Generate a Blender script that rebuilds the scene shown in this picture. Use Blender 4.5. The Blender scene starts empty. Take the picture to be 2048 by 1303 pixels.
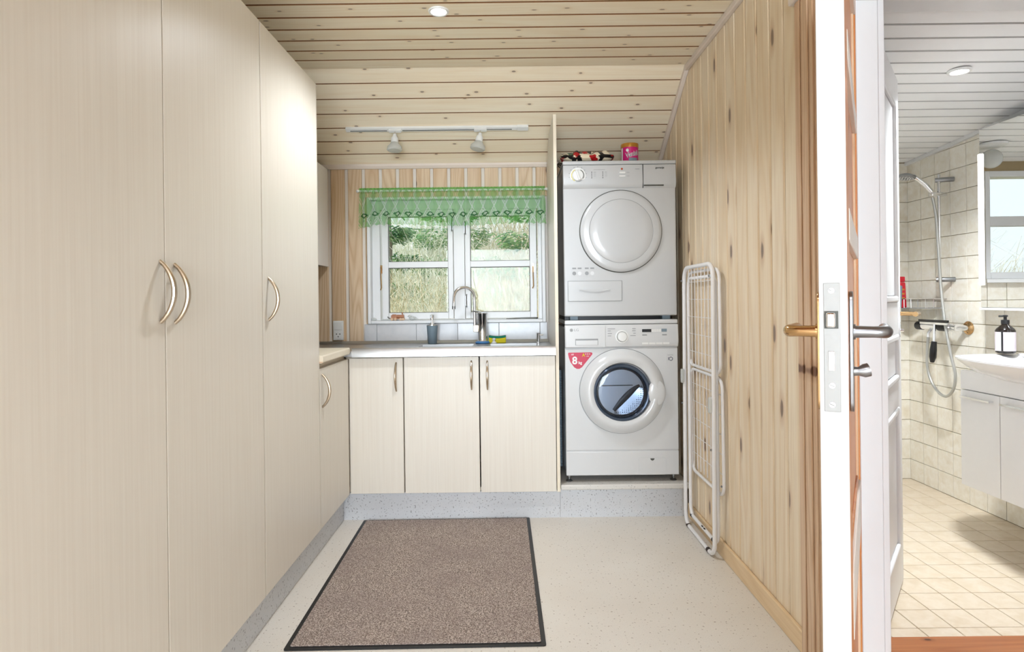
import bpy, bmesh, math, random
from mathutils import Vector, Matrix
random.seed(7)
sc = bpy.context.scene
C = sc.collection
PI = math.pi

# ------------------------------------------------------------------ camera, world, lights, exposure
cd = bpy.data.cameras.new('camera'); cam = bpy.data.objects.new('camera', cd); C.objects.link(cam)
cam.location = (0, 0, 1.12); cam.rotation_euler = (PI/2, 0.012, 0)
cd.sensor_width = 36; cd.lens = 36*1225/2048; cd.shift_x = 7/2048; cd.shift_y = -51.5/2048; cd.clip_start = .02
sc.camera = cam
sc.view_settings.view_transform = 'Standard'; sc.view_settings.look = 'None'
sc.view_settings.gamma = 1; sc.view_settings.use_curve_mapping = False
sc.view_settings.exposure = 0.62
w = bpy.data.worlds.new('sky'); sc.world = w; w.use_nodes = True
bg = w.node_tree.nodes['Background']; bg.inputs[0].default_value = (.86, .94, 1, 1); bg.inputs[1].default_value = .82
sc.cycles.max_bounces = 7; sc.cycles.diffuse_bounces = 4; sc.cycles.glossy_bounces = 3; sc.cycles.transmission_bounces = 4; sc.cycles.transparent_max_bounces = 10
sc.cycles.use_adaptive_sampling = True; sc.cycles.adaptive_threshold = .07; sc.cycles.adaptive_min_samples = 16; sc.cycles.use_denoising = True
sc.cycles.caustics_reflective = False; sc.cycles.caustics_refractive = False
sc.cycles.sample_clamp_indirect = 6.0

def light(name, kind, loc, rot, energy, color=(1, 1, 1), **kw):
    l = bpy.data.lights.new(name, kind); o = bpy.data.objects.new(name, l); C.objects.link(o)
    o.location = loc; o.rotation_euler = rot; l.energy = energy; l.color = color
    for k, v in kw.items(): setattr(l, k, v)
    return o
light('sun', 'SUN', (0, 0, 8), (math.radians(-12), math.radians(-48), 0), 3.8, (1, .96, .88), angle=.03)
# daylight entering by the window behind the photographer
light('daylight_rear', 'AREA', (-.25, -4.97, 1.2), (PI/2, 0, 0), 196, (.77, .89, 1), shape='RECTANGLE', size=2.0, size_y=1.9)
light('fill_hall', 'AREA', (2.0, -1.47, 1.35), (PI/2, 0, 0), 7, (1, .98, .95), shape='RECTANGLE', size=1.4, size_y=1.4)  # fill light added for the door lining and bathroom door, no known window
for nm, loc, sx, sy in (('portal_laundry', (-.31, 3.79, 1.36), 1.0, .74), ('portal_bath', (1.37, 3.86, 1.55), .72, .62)):
    o = light(nm, 'AREA', loc, (-PI/2, 0, 0), 1, shape='RECTANGLE', size=sx, size_y=sy)
    o.data.cycles.is_portal = True

# ------------------------------------------------------------------ materials
def srgb(r, g, b):
    f = lambda c: c/12.92 if c <= .04045 else ((c+.055)/1.055)**2.4
    return (f(r/255), f(g/255), f(b/255), 1)

class NT:
    def __init__(s, name):
        s.m = bpy.data.materials.new(name); s.m.use_nodes = True
        s.t = s.m.node_tree; s.n = s.t.nodes; s.b = s.n['Principled BSDF']; s.out = s.n['Material Output']
    def add(s, ty, **kw):
        n = s.n.new(ty)
        for k, v in kw.items(): setattr(n, k, v)
        return n
    def link(s, a, b): s.t.links.new(a, b)
    def val(s, sock, v):
        if hasattr(v, 'type') and hasattr(v, 'links'): s.link(v, sock)
        else: sock.default_value = v
    def math(s, op, a, b=None, c=None):
        n = s.add('ShaderNodeMath', operation=op); s.val(n.inputs[0], a)
        if b is not None: s.val(n.inputs[1], b)
        if c is not None: s.val(n.inputs[2], c)
        return n.outputs[0]
    def mix(s, fac, a, b, mode='MIX'):
        n = s.add('ShaderNodeMix', data_type='RGBA', blend_type=mode)
        s.val(n.inputs[0], fac); s.val(n.inputs[6], a); s.val(n.inputs[7], b); return n.outputs[2]
    def noise(s, vec, scale, detail=3, rough=.5, dist=0):
        n = s.add('ShaderNodeTexNoise'); s.link(vec, n.inputs['Vector'])
        n.inputs['Scale'].default_value = scale; n.inputs['Detail'].default_value = detail
        n.inputs['Roughness'].default_value = rough; n.inputs['Distortion'].default_value = dist
        return n.outputs[0]
    def ramp(s, fac, *stops):
        n = s.add('ShaderNodeValToRGB'); s.link(fac, n.inputs[0]); e = n.color_ramp.elements
        while len(e) < len(stops): e.new(.5)
        for k, (p, c) in zip(e, stops): k.position = p; k.color = c if hasattr(c, '__len__') else (c, c, c, 1)
        return n.outputs[0]
    def pos(s, scale=(1, 1, 1), rnd=0):
        g = s.add('ShaderNodeNewGeometry').outputs['Position']
        if rnd:
            oi = s.add('ShaderNodeObjectInfo').outputs['Random']
            cb = s.add('ShaderNodeCombineXYZ')
            for i, k in enumerate((17.3, 31.7, 23.9)): s.link(s.math('MULTIPLY', oi, k*rnd), cb.inputs[i])
            a = s.add('ShaderNodeVectorMath', operation='ADD'); s.link(g, a.inputs[0]); s.link(cb.outputs[0], a.inputs[1]); g = a.outputs[0]
        v = s.add('ShaderNodeVectorMath', operation='MULTIPLY'); s.link(g, v.inputs[0]); v.inputs[1].default_value = scale
        return v.outputs[0]
    def bump(s, h, strength=.2, dist=.002):
        n = s.add('ShaderNodeBump'); n.inputs['Strength'].default_value = strength; n.inputs['Distance'].default_value = dist
        s.link(h, n.inputs['Height']); s.link(n.outputs[0], s.b.inputs['Normal'])
    def set(s, **kw):
        for k, v in kw.items(): s.val(s.b.inputs[k.replace('_', ' ')], v)
        return s

def plain(name, col, rough=.5, metal=0, **kw):
    t = NT(name)
    v = t.noise(t.pos(), 40, 0)
    c = t.mix(t.math('MULTIPLY', v, .10), col, tuple(x*.86 for x in col[:3])+(1,))
    t.set(Base_Color=c, Roughness=rough, Metallic=metal, **kw); return t.m

def wood(name, axis, light_c, mid_c, dark_c, knot_c, knot=.07, rough=.42, ring=9, white=0, kdens=.55, kscale=(6.5, 3.2), cross=None):
    t = NT(name)
    def sc3(ac, al): return tuple(al if i == axis else ac for i in range(3))
    p1 = t.pos(sc3(7, .55), 1); n1 = t.noise(p1, 1, 1, .5, .4)
    rings = t.math('PINGPONG', t.math('MULTIPLY', n1, ring), .5)
    rings = t.math('POWER', t.math('MULTIPLY', rings, 2), 1.6)
    p2 = t.pos(sc3(150, 3.5), 1); n2 = t.noise(p2, 1, 2, .6)
    base = t.mix(t.math('MULTIPLY', rings, .85), light_c, mid_c)
    base = t.mix(t.ramp(n2, (.45, 0.), (.75, .35)), base, dark_c)
    n3 = t.noise(t.pos(sc3(1.2, .5), 3), 1, 0)
    base = t.mix(t.ramp(n3, (.35, 0.), (.7, .45)), base, mid_c)
    vo = t.add('ShaderNodeTexVoronoi', voronoi_dimensions='2D'); vo.inputs['Scale'].default_value = 1
    sx = t.add('ShaderNodeSeparateXYZ'); t.link(t.pos(sc3(*kscale), 1), sx.inputs[0]); cx = t.add('ShaderNodeCombineXYZ')
    if cross is None: cross = (axis+1) % 3
    t.link(sx.outputs[cross], cx.inputs[0]); t.link(sx.outputs[axis], cx.inputs[1]); t.link(cx.outputs[0], vo.inputs['Vector'])
    d = vo.outputs['Distance']; keep = t.math('GREATER_THAN', t.add('ShaderNodeSeparateColor').outputs[0], 1-kdens)
    t.link(vo.outputs['Color'], keep.node.inputs[0].links[0].from_node.inputs[0])
    wob = t.math('ADD', d, t.math('MULTIPLY', t.math('SUBTRACT', n2, .5), .05))
    halo = t.math('MULTIPLY', t.ramp(wob, (knot, .55), (knot*2.4, 0.)), keep)
    core = t.math('MULTIPLY', t.ramp(wob, (knot*.75, .9), (knot*1.05, 0.)), keep)
    base = t.mix(halo, base, dark_c); base = t.mix(core, base, knot_c)
    if white: base = t.mix(white, base, (.83, .80, .76, 1))
    t.set(Base_Color=base, Roughness=rough); t.bump(n2, .12, .001); return t.m

M = {}
M['ceil'] = wood('whitewashed_ceiling_pine', 0, srgb(251, 238, 212), srgb(245, 226, 194), srgb(228, 198, 156), srgb(128, 104, 80), .045, .4, 7, .10, .7, (10, 4.2))
M['backw'] = wood('whitewashed_wall_pine', 2, srgb(228, 204, 172), srgb(200, 164, 122), srgb(172, 130, 90), srgb(96, 70, 52), .06, .45, 18, .05, .32)
M['pine'] = wood('lacquered_wall_pine', 2, srgb(244, 227, 199), srgb(230, 204, 165), srgb(194, 154, 112), srgb(112, 84, 64), .08, .38, 9, .06, .6, (7, 2.4), 1)
M['casing'] = wood('brown_casing_pine', 2, srgb(226, 196, 164), srgb(206, 168, 132), srgb(172, 128, 94), srgb(100, 64, 44), .05, .4, 14, 0, .3)
M['baseb'] = wood('baseboard_pine', 1, srgb(240, 214, 176), srgb(226, 194, 150), srgb(200, 160, 110), srgb(150, 110, 76), .05, .4, 8, 0, .2)
M['orange'] = wood('orange_door_pine', 2, srgb(214, 146, 84), srgb(196, 116, 52), srgb(160, 84, 36), srgb(92, 46, 24), .06, .35, 10, 0, .4)
M['redwood'] = wood('reddish_threshold_wood', 0, srgb(178, 112, 66), srgb(156, 88, 48), srgb(124, 66, 36), srgb(70, 36, 22), .04, .3, 12, 0, .2)
M['seamshade'] = plain('brown_joint_and_shadow', srgb(140, 94, 54), .7)  # brownish board edges, darkened to paint in the shadow of the gaps
M['jointshade'] = plain('grey_joint_shadow', srgb(186, 186, 184), .7)  # grey paints in the shade between the white bathroom boards
M['limed_and_sheen'] = plain('white_limed_strip_and_rail_sheen', srgb(232, 224, 214), .5)
M['laminate'] = None
def lam():
    t = NT('cream_woodgrain_laminate')
    n = t.noise(t.pos((140, 140, 2.2), 1), 1, 3, .55, .3); n2 = t.noise(t.pos((9, 9, .5), 1), 1, 2)
    wv = t.math('PINGPONG', t.math('MULTIPLY', n2, 14), .5)
    c = t.mix(t.ramp(n, (.35, 0.), (.75, .55)), srgb(230, 223, 211), srgb(219, 209, 195))
    c = t.mix(t.math('MULTIPLY', wv, .35), c, srgb(223, 214, 200))
    t.set(Base_Color=c, Roughness=.36); t.bump(n, .08, .0006); return t.m
M['laminate'] = lam()
M['lamedge'] = plain('cream_edge_band', srgb(238, 226, 204), .45)
M['carcass'] = plain('cabinet_carcass_cream', srgb(226, 212, 192), .5)
M['white'] = plain('white_paint', srgb(230, 230, 230), .38)
M['bathwhite'] = plain('bright_white_ceiling_paint', srgb(248, 248, 247), .45)
M['dimwhite'] = plain('dimmed_white_door_paint', srgb(216, 215, 213), .5)  # white darkened in colour because the door edge is strongly lit
M['trimw'] = plain('offwhite_trim_paint', srgb(230, 216, 204), .45)
M['enamel'] = plain('white_appliance_enamel', srgb(219, 220, 221), .22, Coat_Weight=.35)
M['enamel2'] = plain('light_grey_dryer_enamel', srgb(200, 201, 202), .22, Coat_Weight=.35)
M['plasticw'] = plain('white_plastic', srgb(236, 236, 234), .32)
M['greyline'] = plain('grey_print', srgb(150, 152, 154), .5)
M['darkline'] = plain('dark_grey_seal', srgb(84, 84, 78), .5)
M['black'] = plain('black_plastic', srgb(22, 22, 24), .4)
M['navy'] = plain('navy_print', srgb(28, 28, 74), .45)
M['chrome'] = plain('polished_chrome', (.84, .85, .87, 1), .08, 1)
M['nickel'] = plain('brushed_nickel', srgb(196, 180, 158), .3, 1)
M['brass'] = plain('worn_brass', srgb(206, 168, 120), .18, 1)
M['steelgrey'] = plain('satin_steel', srgb(150, 152, 154), .34, 1)
M['plate'] = plain('worn_grey_lock_plate', srgb(168, 168, 166), .45, .4)
M['red'] = plain('red_plastic', srgb(196, 28, 44), .35)
M['magenta'] = plain('magenta_print', srgb(208, 28, 118), .35)
M['crimson'] = plain('crimson_sticker', srgb(200, 30, 70), .35)
M['gold'] = plain('gold_lid', srgb(196, 140, 60), .3, .6)
M['yellow'] = plain('yellow_sponge_foam', srgb(222, 206, 40), .9)
M['green'] = plain('green_scouring_pad', srgb(12, 120, 96), .95)
M['blue'] = plain('blue_rubber', srgb(70, 130, 190), .4)
M['greyblue'] = plain('grey_blue_ceramic', srgb(122, 138, 148), .5)
M['toy'] = wood('toy_brown_wood', 0, srgb(190, 132, 96), srgb(168, 108, 76), srgb(130, 78, 52), srgb(90, 50, 36), .03, .5, 9, 0, .1)
M['ceramic'] = plain('white_sanitary_ceramic', srgb(244, 244, 246), .1, Coat_Weight=.5)
M['vanity'] = plain('white_gloss_vanity', srgb(247, 247, 248), .16)
M['amber'] = plain('dark_amber_glass', srgb(30, 24, 20), .12)
M['label'] = plain('lilac_paper_label', srgb(222, 212, 218), .5)
M['orangelight'] = plain('orange_indicator', srgb(190, 70, 20), .4)
M['rackwhite'] = plain('white_enamelled_wire', srgb(238, 236, 236), .35)
M['pegblack'] = plain('scuffed_black_rubber', srgb(52, 42, 36), .7)
M['mirror'] = plain('mirror_silver', (.92, .93, .93, 1), .01, 1)
M['hose'] = plain('silver_shower_hose', srgb(186, 186, 182), .28, .7)
M['hallfloor'] = wood('hall_floor_wood', 0, srgb(186, 128, 84), srgb(164, 104, 62), srgb(140, 84, 50), srgb(90, 50, 30), .03, .35, 9, 0, .2)
M['frost'] = None
def frost():
    t = NT('frosted_lamp_glass'); t.set(Base_Color=(.86, .88, .85, 1), Roughness=.25, Transmission_Weight=.35, IOR=1.2, Alpha=.8); return t.m
M['frost'] = frost()
def emit(name, col, s):
    t = NT(name); v = t.noise(t.pos(), 3)
    t.set(Base_Color=col, Emission_Color=t.mix(t.math('MULTIPLY', v, .05), col, (1, 1, 1, 1)), Emission_Strength=s); return t.m
M['lamp'] = emit('lit_lamp_face', (1, .95, .86, 1), 9)
M['led'] = emit('led_strip_glow', (1, .97, .93, 1), 3)
def speck(name, a, b, dark, scale, rough, thr=.64):
    t = NT(name); p = t.pos()
    big = t.noise(p, 2.5, 3); fine = t.noise(p, scale, 2, .6); sp = t.noise(p, scale*.35, 1, .4)
    c = t.mix(t.ramp(big, (.3, 0.), (.7, 1.)), a, b)
    c = t.mix(t.ramp(fine, (.5, 0.), (.7, .35)), c, tuple(x*.72 for x in a[:3])+(1,))
    c = t.mix(t.ramp(sp, (thr, 0.), (thr+.05, .75)), c, dark)
    t.set(Base_Color=c, Roughness=rough); return t.m
M['vinyl'] = speck('beige_speckled_vinyl', srgb(232, 226, 217), srgb(225, 217, 206), srgb(150, 132, 116), 300, .42, .68)
M['plinth'] = speck('grey_speckled_vinyl', srgb(212, 213, 216), srgb(202, 203, 206), srgb(120, 119, 120), 380, .45, .65)
M['lip'] = speck('pale_speckled_edge', srgb(222, 218, 212), srgb(212, 208, 202), srgb(150, 146, 142), 380, .45, .68)
def carpet():
    t = NT('brown_grey_mat_pile'); p = t.pos()
    a = t.noise(p, 210, 2, .7); b = t.noise(p, 5, 4, .6)
    c = t.ramp(a, (.36, srgb(92, 78, 70)), (.5, srgb(158, 141, 130)), (.64, srgb(220, 205, 193)))
    c = t.mix(t.ramp(b, (.35, 0.), (.7, .5)), c, srgb(142, 125, 120))
    t.set(Base_Color=c, Roughness=.98); t.bump(a, .9, .004); return t.m
M['carpet'] = carpet()
def tile(name, a, b, vein, scale, rough, rnd=1):
    t = NT(name); p = t.pos((1, 1, 1), rnd)
    n = t.noise(p, scale, 5, .65, .6); m = t.noise(p, scale*.4, 3)
    c = t.mix(t.ramp(n, (.35, 0.), (.65, 1.)), a, b); c = t.mix(t.ramp(m, (.56, 0.), (.74, .6)), c, vein)
    t.set(Base_Color=c, Roughness=rough); return t.m
M['walltile'] = tile('beige_mottled_wall_tile', srgb(242, 238, 228), srgb(234, 227, 211), srgb(216, 203, 178), 26, .25)
M['floortile'] = tile('cream_mottled_floor_tile', srgb(222, 208, 188), srgb(214, 197, 172), srgb(198, 177, 146), 22, .35)
M['marble'] = tile('grey_marble_tile', srgb(214, 212, 212), srgb(200, 200, 202), srgb(176, 176, 178), 9, .22)
M['grout'] = plain('brown_grout', srgb(168, 148, 112), .8)
M['groutg'] = plain('grey_grout', srgb(196, 196, 196), .8)
def steel():
    t = NT('brushed_stainless_steel'); n = t.noise(t.pos((3, 120, 120)), 1, 3, .6)
    c = t.mix(n, (.46, .45, .44, 1), (.60, .59, .58, 1)); t.set(Base_Color=c, Metallic=1, Roughness=.3); t.bump(n, .05, .0005); return t.m
M['steel'] = steel()
def pane():
    t = NT('clear_window_glass'); t.n.remove(t.b)
    tr = t.add('ShaderNodeBsdfTransparent'); gl = t.add('ShaderNodeBsdfGlossy'); gl.inputs['Roughness'].default_value = .02
    lw = t.add('ShaderNodeFresnel'); lw.inputs[0].default_value = 1.25
    n = t.noise(t.pos(), 1.5); cc = t.mix(t.math('MULTIPLY', n, .04), (.97, .985, .98, 1), (.92, .96, .94, 1)); t.link(cc, tr.inputs[0])
    mx = t.add('ShaderNodeMixShader'); t.link(lw.outputs[0], mx.inputs[0]); t.link(tr.outputs[0], mx.inputs[1]); t.link(gl.outputs[0], mx.inputs[2])
    t.link(mx.outputs[0], t.out.inputs[0]); return t.m
M['pane'] = pane()
def portglass():
    t = NT('smoky_porthole_glass'); t.n.remove(t.b)
    tr = t.add('ShaderNodeBsdfTransparent'); gl = t.add('ShaderNodeBsdfGlossy'); gl.inputs['Roughness'].default_value = .03
    n = t.noise(t.pos(), 6); t.link(t.mix(n, (.72, .755, .80, 1), (.78, .81, .85, 1)), tr.inputs[0])
    lw = t.add('ShaderNodeFresnel'); lw.inputs[0].default_value = 1.5
    mx = t.add('ShaderNodeMixShader'); t.link(lw.outputs[0], mx.inputs[0]); t.link(tr.outputs[0], mx.inputs[1]); t.link(gl.outputs[0], mx.inputs[2])
    t.link(mx.outputs[0], t.out.inputs[0]); return t.m
M['portglass'] = portglass()
M['portring'] = plain('blue_grey_porthole_rim', srgb(78, 92, 112), .12, .5)
def drum():
    t = NT('perforated_drum_steel'); p = t.pos()
    vo = t.add('ShaderNodeTexVoronoi'); t.link(p, vo.inputs['Vector']); vo.inputs['Scale'].default_value = 95; vo.inputs['Randomness'].default_value = .15
    h = t.ramp(vo.outputs['Distance'], (.24, 1.), (.32, 0.))
    c = t.mix(h, (.62, .66, .72, 1), (.03, .04, .06, 1)); t.set(Base_Color=c, Metallic=.9, Roughness=.28); return t.m
M['drum'] = drum()
M['drumback'] = plain('polished_drum_back', (.72, .73, .76, 1), .32, 1)
M['baffle'] = plain('dark_drum_baffle', srgb(58, 56, 60), .35)
def lace():
    t = NT('green_lace_net'); uv = t.add('ShaderNodeUVMap').outputs[0]
    sp = t.add('ShaderNodeSeparateXYZ'); t.link(uv, sp.inputs[0]); u, v = sp.outputs[0], sp.outputs[1]
    def diamond(nu, nv, off=0):
        a = t.math('ABSOLUTE', t.math('SUBTRACT', t.math('FRACT', t.math('ADD', t.math('MULTIPLY', u, nu), off)), .5))
        b = t.math('ABSOLUTE', t.math('SUBTRACT', t.math('FRACT', t.math('ADD', t.math('MULTIPLY', v, nv), off)), .5))
        return t.math('ADD', a, b)
    d1 = t.math('ABSOLUTE', t.math('SUBTRACT', diamond(17, 1.6, .2), .5))
    line = t.math('LESS_THAN', d1, .045)
    d1b = t.math('LESS_THAN', t.math('ABSOLUTE', t.math('SUBTRACT', diamond(17, 1.6, .2), .36)), .03)
    fine = t.math('LESS_THAN', t.math('ABSOLUTE', t.math('SUBTRACT', diamond(150, 27), .5)), .22)
    band = t.math('MULTIPLY', t.math('LESS_THAN', t.math('ABSOLUTE', t.math('SUBTRACT', v, .26)), .10), t.math('LESS_THAN', t.math('ABSOLUTE', t.math('SUBTRACT', diamond(17, 5, 0), .30)), .09))
    hole = t.math('MAXIMUM', line, d1b)
    alpha = t.math('ADD', .24, t.math('MULTIPLY', fine, .40))
    alpha = t.math('MULTIPLY', alpha, t.math('SUBTRACT', 1, t.math('MULTIPLY', hole, .70)))
    alpha = t.math('MAXIMUM', alpha, t.math('MULTIPLY', band, .9))
    alpha = t.math('MAXIMUM', alpha, t.math('MULTIPLY', t.math('GREATER_THAN', v, .95), .8))
    col = t.mix(band, srgb(112, 196, 92), srgb(28, 104, 46))
    t.n.remove(t.b)
    df = t.add('ShaderNodeBsdfDiffuse'); tl = t.add('ShaderNodeBsdfTranslucent'); tr = t.add('ShaderNodeBsdfTransparent')
    t.link(col, df.inputs[0]); t.link(col, tl.inputs[0])
    m1 = t.add('ShaderNodeMixShader'); m1.inputs[0].default_value = .55; t.link(df.outputs[0], m1.inputs[1]); t.link(tl.outputs[0], m1.inputs[2])
    m2 = t.add('ShaderNodeMixShader'); t.link(alpha, m2.inputs[0]); t.link(tr.outputs[0], m2.inputs[1]); t.link(m1.outputs[0], m2.inputs[2])
    t.link(m2.outputs[0], t.out.inputs[0]); return t.m
M['lace'] = lace()
def cloth():
    t = NT('floral_oilcloth'); p = t.pos((1, 1, 1))
    vo = t.add('ShaderNodeTexVoronoi', feature='DISTANCE_TO_EDGE'); t.link(p, vo.inputs['Vector']); vo.inputs['Scale'].default_value = 11
    v2 = t.add('ShaderNodeTexVoronoi'); t.link(p, v2.inputs['Vector']); v2.inputs['Scale'].default_value = 21
    sepc = t.add('ShaderNodeSeparateColor'); t.link(v2.outputs['Color'], sepc.inputs[0])
    fl = t.mix(t.math('GREATER_THAN', sepc.outputs[0], .72), srgb(176, 22, 26), srgb(24, 96, 44))
    n = t.noise(p, 130, 2)
    spot = t.math('LESS_THAN', t.math('ADD', v2.outputs['Distance'], t.math('MULTIPLY', t.math('SUBTRACT', n, .5), .3)), .36)
    c = t.mix(t.math('LESS_THAN', vo.outputs['Distance'], .09), srgb(236, 222, 196), srgb(14, 12, 12))
    c = t.mix(t.math('MULTIPLY', spot, t.math('GREATER_THAN', sepc.outputs[1], .45)), c, fl)
    t.set(Base_Color=c, Roughness=.35); return t.m
M['cloth'] = cloth()
def leafmat(name, a, b):
    t = NT(name); n = t.ramp(t.noise(t.pos(), 9, 3, .6), (.38, 0.), (.62, 1.)); c = t.mix(n, a, b)
    t.n.remove(t.b); df = t.add('ShaderNodeBsdfDiffuse'); tl = t.add('ShaderNodeBsdfTranslucent'); t.link(c, df.inputs[0]); t.link(c, tl.inputs[0])
    m = t.add('ShaderNodeMixShader'); m.inputs[0].default_value = .4; t.link(df.outputs[0], m.inputs[1]); t.link(tl.outputs[0], m.inputs[2]); t.link(m.outputs[0], t.out.inputs[0]); return t.m
M['needles'] = leafmat('conifer_needles', srgb(110, 156, 124), srgb(168, 198, 142))
M['straw'] = leafmat('dry_straw_twigs', srgb(240, 233, 210), srgb(158, 146, 104))
M['paletwig'] = leafmat('pale_budding_twigs', srgb(246, 244, 236), srgb(170, 176, 140))
M['bark'] = plain('grey_bark', srgb(150, 138, 124), .9)
M['grass'] = leafmat('rough_lawn', srgb(168, 172, 136), srgb(206, 200, 168))

# ------------------------------------------------------------------ builders
class MB:
    def __init__(s): s.v = []; s.f = []; s.uv = None
    def add(s, vs, fs):
        k = len(s.v); s.v += [tuple(p) for p in vs]; s.f += [tuple(i+k for i in f) for f in fs]; return s
    def box(s, x0, x1, y0, y1, z0, z1):
        return s.add([(x0, y0, z0), (x1, y0, z0), (x1, y1, z0), (x0, y1, z0), (x0, y0, z1), (x1, y0, z1), (x1, y1, z1), (x0, y1, z1)],
                     [(3, 2, 1, 0), (4, 5, 6, 7), (0, 1, 5, 4), (1, 2, 6, 5), (2, 3, 7, 6), (3, 0, 4, 7)])
    def prism(s, poly, axis, a, b):
        def mk(p, t):
            q = list(p); q.insert(axis, t); return q
        n = len(poly)
        return s.add([mk(p, a) for p in poly]+[mk(p, b) for p in poly], [tuple(range(n))[::-1], tuple(range(n, 2*n))]+[(i, (i+1) % n, n+(i+1) % n, n+i) for i in range(n)])
    def tube(s, pts, r, n=10, closed=False):
        pts = [Vector(p) for p in pts]; m = len(pts); rr = r if hasattr(r, '__len__') else [r]*m
        tg = []
        for i in range(m):
            a = pts[i-1] if (i or closed) else pts[i]; b = pts[(i+1) % m] if (i < m-1 or closed) else pts[i]
            tg.append((b-a).normalized())
        up = Vector((0, 0, 1)) if abs(tg[0].z) < .9 else Vector((1, 0, 0))
        nx = tg[0].cross(up).normalized(); vs = []
        for i in range(m):
            nx = (nx-tg[i]*nx.dot(tg[i])).normalized(); ny = tg[i].cross(nx)
            for k in range(n):
                a = 2*PI*k/n; vs.append(pts[i]+(nx*math.cos(a)+ny*math.sin(a))*rr[i])
        fs = []
        for i in range(m if closed else m-1):
            j = (i+1) % m
            for k in range(n): fs.append((i*n+k, i*n+(k+1) % n, j*n+(k+1) % n, j*n+k))
        if not closed: fs += [tuple(range(n))[::-1], tuple((m-1)*n+k for k in range(n))]
        return s.add(vs, fs)
    def lathe(s, prof, c, axis=2, n=32, sign=1):
        # prof: (radius, height along axis)
        c = Vector(c); ax = Vector((0, 0, 0)); ax[axis] = sign
        e1 = Vector((0, 0, 0)); e1[(axis+1) % 3] = 1; e2 = ax.cross(e1); vs = []; fs = []
        for r, h in prof:
            for k in range(n):
                a = 2*PI*k/n; vs.append(c+ax*h+(e1*math.cos(a)+e2*math.sin(a))*max(r, 1e-5))
        for i in range(len(prof)-1):
            for k in range(n): fs.append((i*n+k, i*n+(k+1) % n, (i+1)*n+(k+1) % n, (i+1)*n+k))
        if prof[0][0] > 1e-4: fs.append(tuple(range(n))[::-1])
        if prof[-1][0] > 1e-4: fs.append(tuple((len(prof)-1)*n+k for k in range(n)))
        return s.add(vs, fs)
    def ell(s, c, r, n=20, m=12):
        prof = [(math.sin(PI*i/m), -math.cos(PI*i/m)) for i in range(m+1)]
        t = MB().lathe(prof, (0, 0, 0), 2, n)
        return s.add([(c[0]+p[0]*r[0], c[1]+p[1]*r[1], c[2]+p[2]*r[2]) for p in t.v], t.f)
    def ring(s, c, R, r, axis=1, n=64, k=8):
        pts = []
        for i in range(n):
            a = 2*PI*i/n; q = [R*math.cos(a), R*math.sin(a)]; q.insert(axis, 0); pts.append([c[j]+q[j] for j in range(3)])
        return s.tube(pts, r, k, True)
    def xf(s, fn): s.v = [tuple(fn(*p)) for p in s.v]; return s
    def mesh(s, name, smooth=True, ang=.6):
        me = bpy.data.meshes.new(name); me.from_pydata(s.v, [], s.f)
        bm = bmesh.new(); bm.from_mesh(me); bmesh.ops.recalc_face_normals(bm, faces=bm.faces); bm.to_mesh(me); bm.free()
        if smooth:
            me.polygons.foreach_set('use_smooth', [True]*len(me.polygons)); me.set_sharp_from_angle(angle=ang)
        return me
    def build(s, name, mat, parent=None, bev=0, seg=2, label=None, smooth=True):
        me = s.mesh(name, smooth); me.materials.append(M[mat] if isinstance(mat, str) else mat)
        return link(name, me, parent, bev, seg, label)

def link(name, me, parent=None, bev=0, seg=2, label=None, loc=None):
    o = bpy.data.objects.new(name, me); C.objects.link(o)
    if loc: o.location = loc
    if parent is not None:
        o.parent = parent
        if parent.type == 'EMPTY': o.matrix_parent_inverse = Matrix.Translation(-parent.location)
    if bev:
        b = o.modifiers.new('bevel', 'BEVEL'); b.width = bev; b.segments = seg; b.limit_method = 'ANGLE'; b.angle_limit = .7
    if label: o['label'] = label
    return o
def box(name, mat, b, parent=None, bev=0, **kw): return MB().box(*b).build(name, mat, parent, bev, **kw)
def thing(name, label, cat, loc, group=None):
    o = bpy.data.objects.new(name, None); C.objects.link(o); o.location = loc; o.empty_display_size = .05
    return tag(o, label, cat, group)
def tag(o, label, cat, group=None):
    o['label'] = label; o['category'] = cat
    if group: o['group'] = group
    return o
def struct(o, label=None):
    o['kind'] = 'structure'
    if label: o['label'] = label
    return o
def rootst(name, loc, label=None):
    o = bpy.data.objects.new(name, None); C.objects.link(o); o.location = loc; o.empty_display_size = .05
    return struct(o, label)
def text(s, size, mat, parent, loc, name='lettering', rot=(PI/2, 0, 0), align='CENTER', off=0, ext=.0003, wrap=None, shear=0, sx=1):
    cu = bpy.data.curves.new(name, 'FONT'); cu.body = s; cu.size = size; cu.align_x = align; cu.align_y = 'CENTER'
    cu.extrude = ext; cu.offset = off; cu.shear = shear; cu.resolution_u = 3
    o = bpy.data.objects.new(name, cu); C.objects.link(o)
    dg = bpy.context.evaluated_depsgraph_get(); me = bpy.data.meshes.new_from_object(o.evaluated_get(dg))
    bpy.data.objects.remove(o); me.name = name; me.materials.clear(); me.materials.append(M[mat])
    me.transform(Matrix.Scale(sx, 4, (1, 0, 0)))
    me.transform(Matrix.Translation(loc) @ Matrix.Rotation(rot[2], 4, 'Z') @ Matrix.Rotation(rot[1], 4, 'Y') @ Matrix.Rotation(rot[0], 4, 'X'))
    if wrap:
        cx, cy, r, a0 = wrap
        for vv in me.vertices:
            a = a0+(vv.co.x-loc[0])/r; rr = r+(loc[1]-vv.co.y); vv.co.x = cx+rr*math.sin(a); vv.co.y = cy-rr*math.cos(a)
    return link(name, me, parent)
def arc(c, r, a0, a1, n, plane):
    out = []
    for i in range(n+1):
        a = a0+(a1-a0)*i/n; p = list(c); p[plane[0]] += r*math.cos(a); p[plane[1]] += r*math.sin(a); out.append(tuple(p))
    return out
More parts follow.
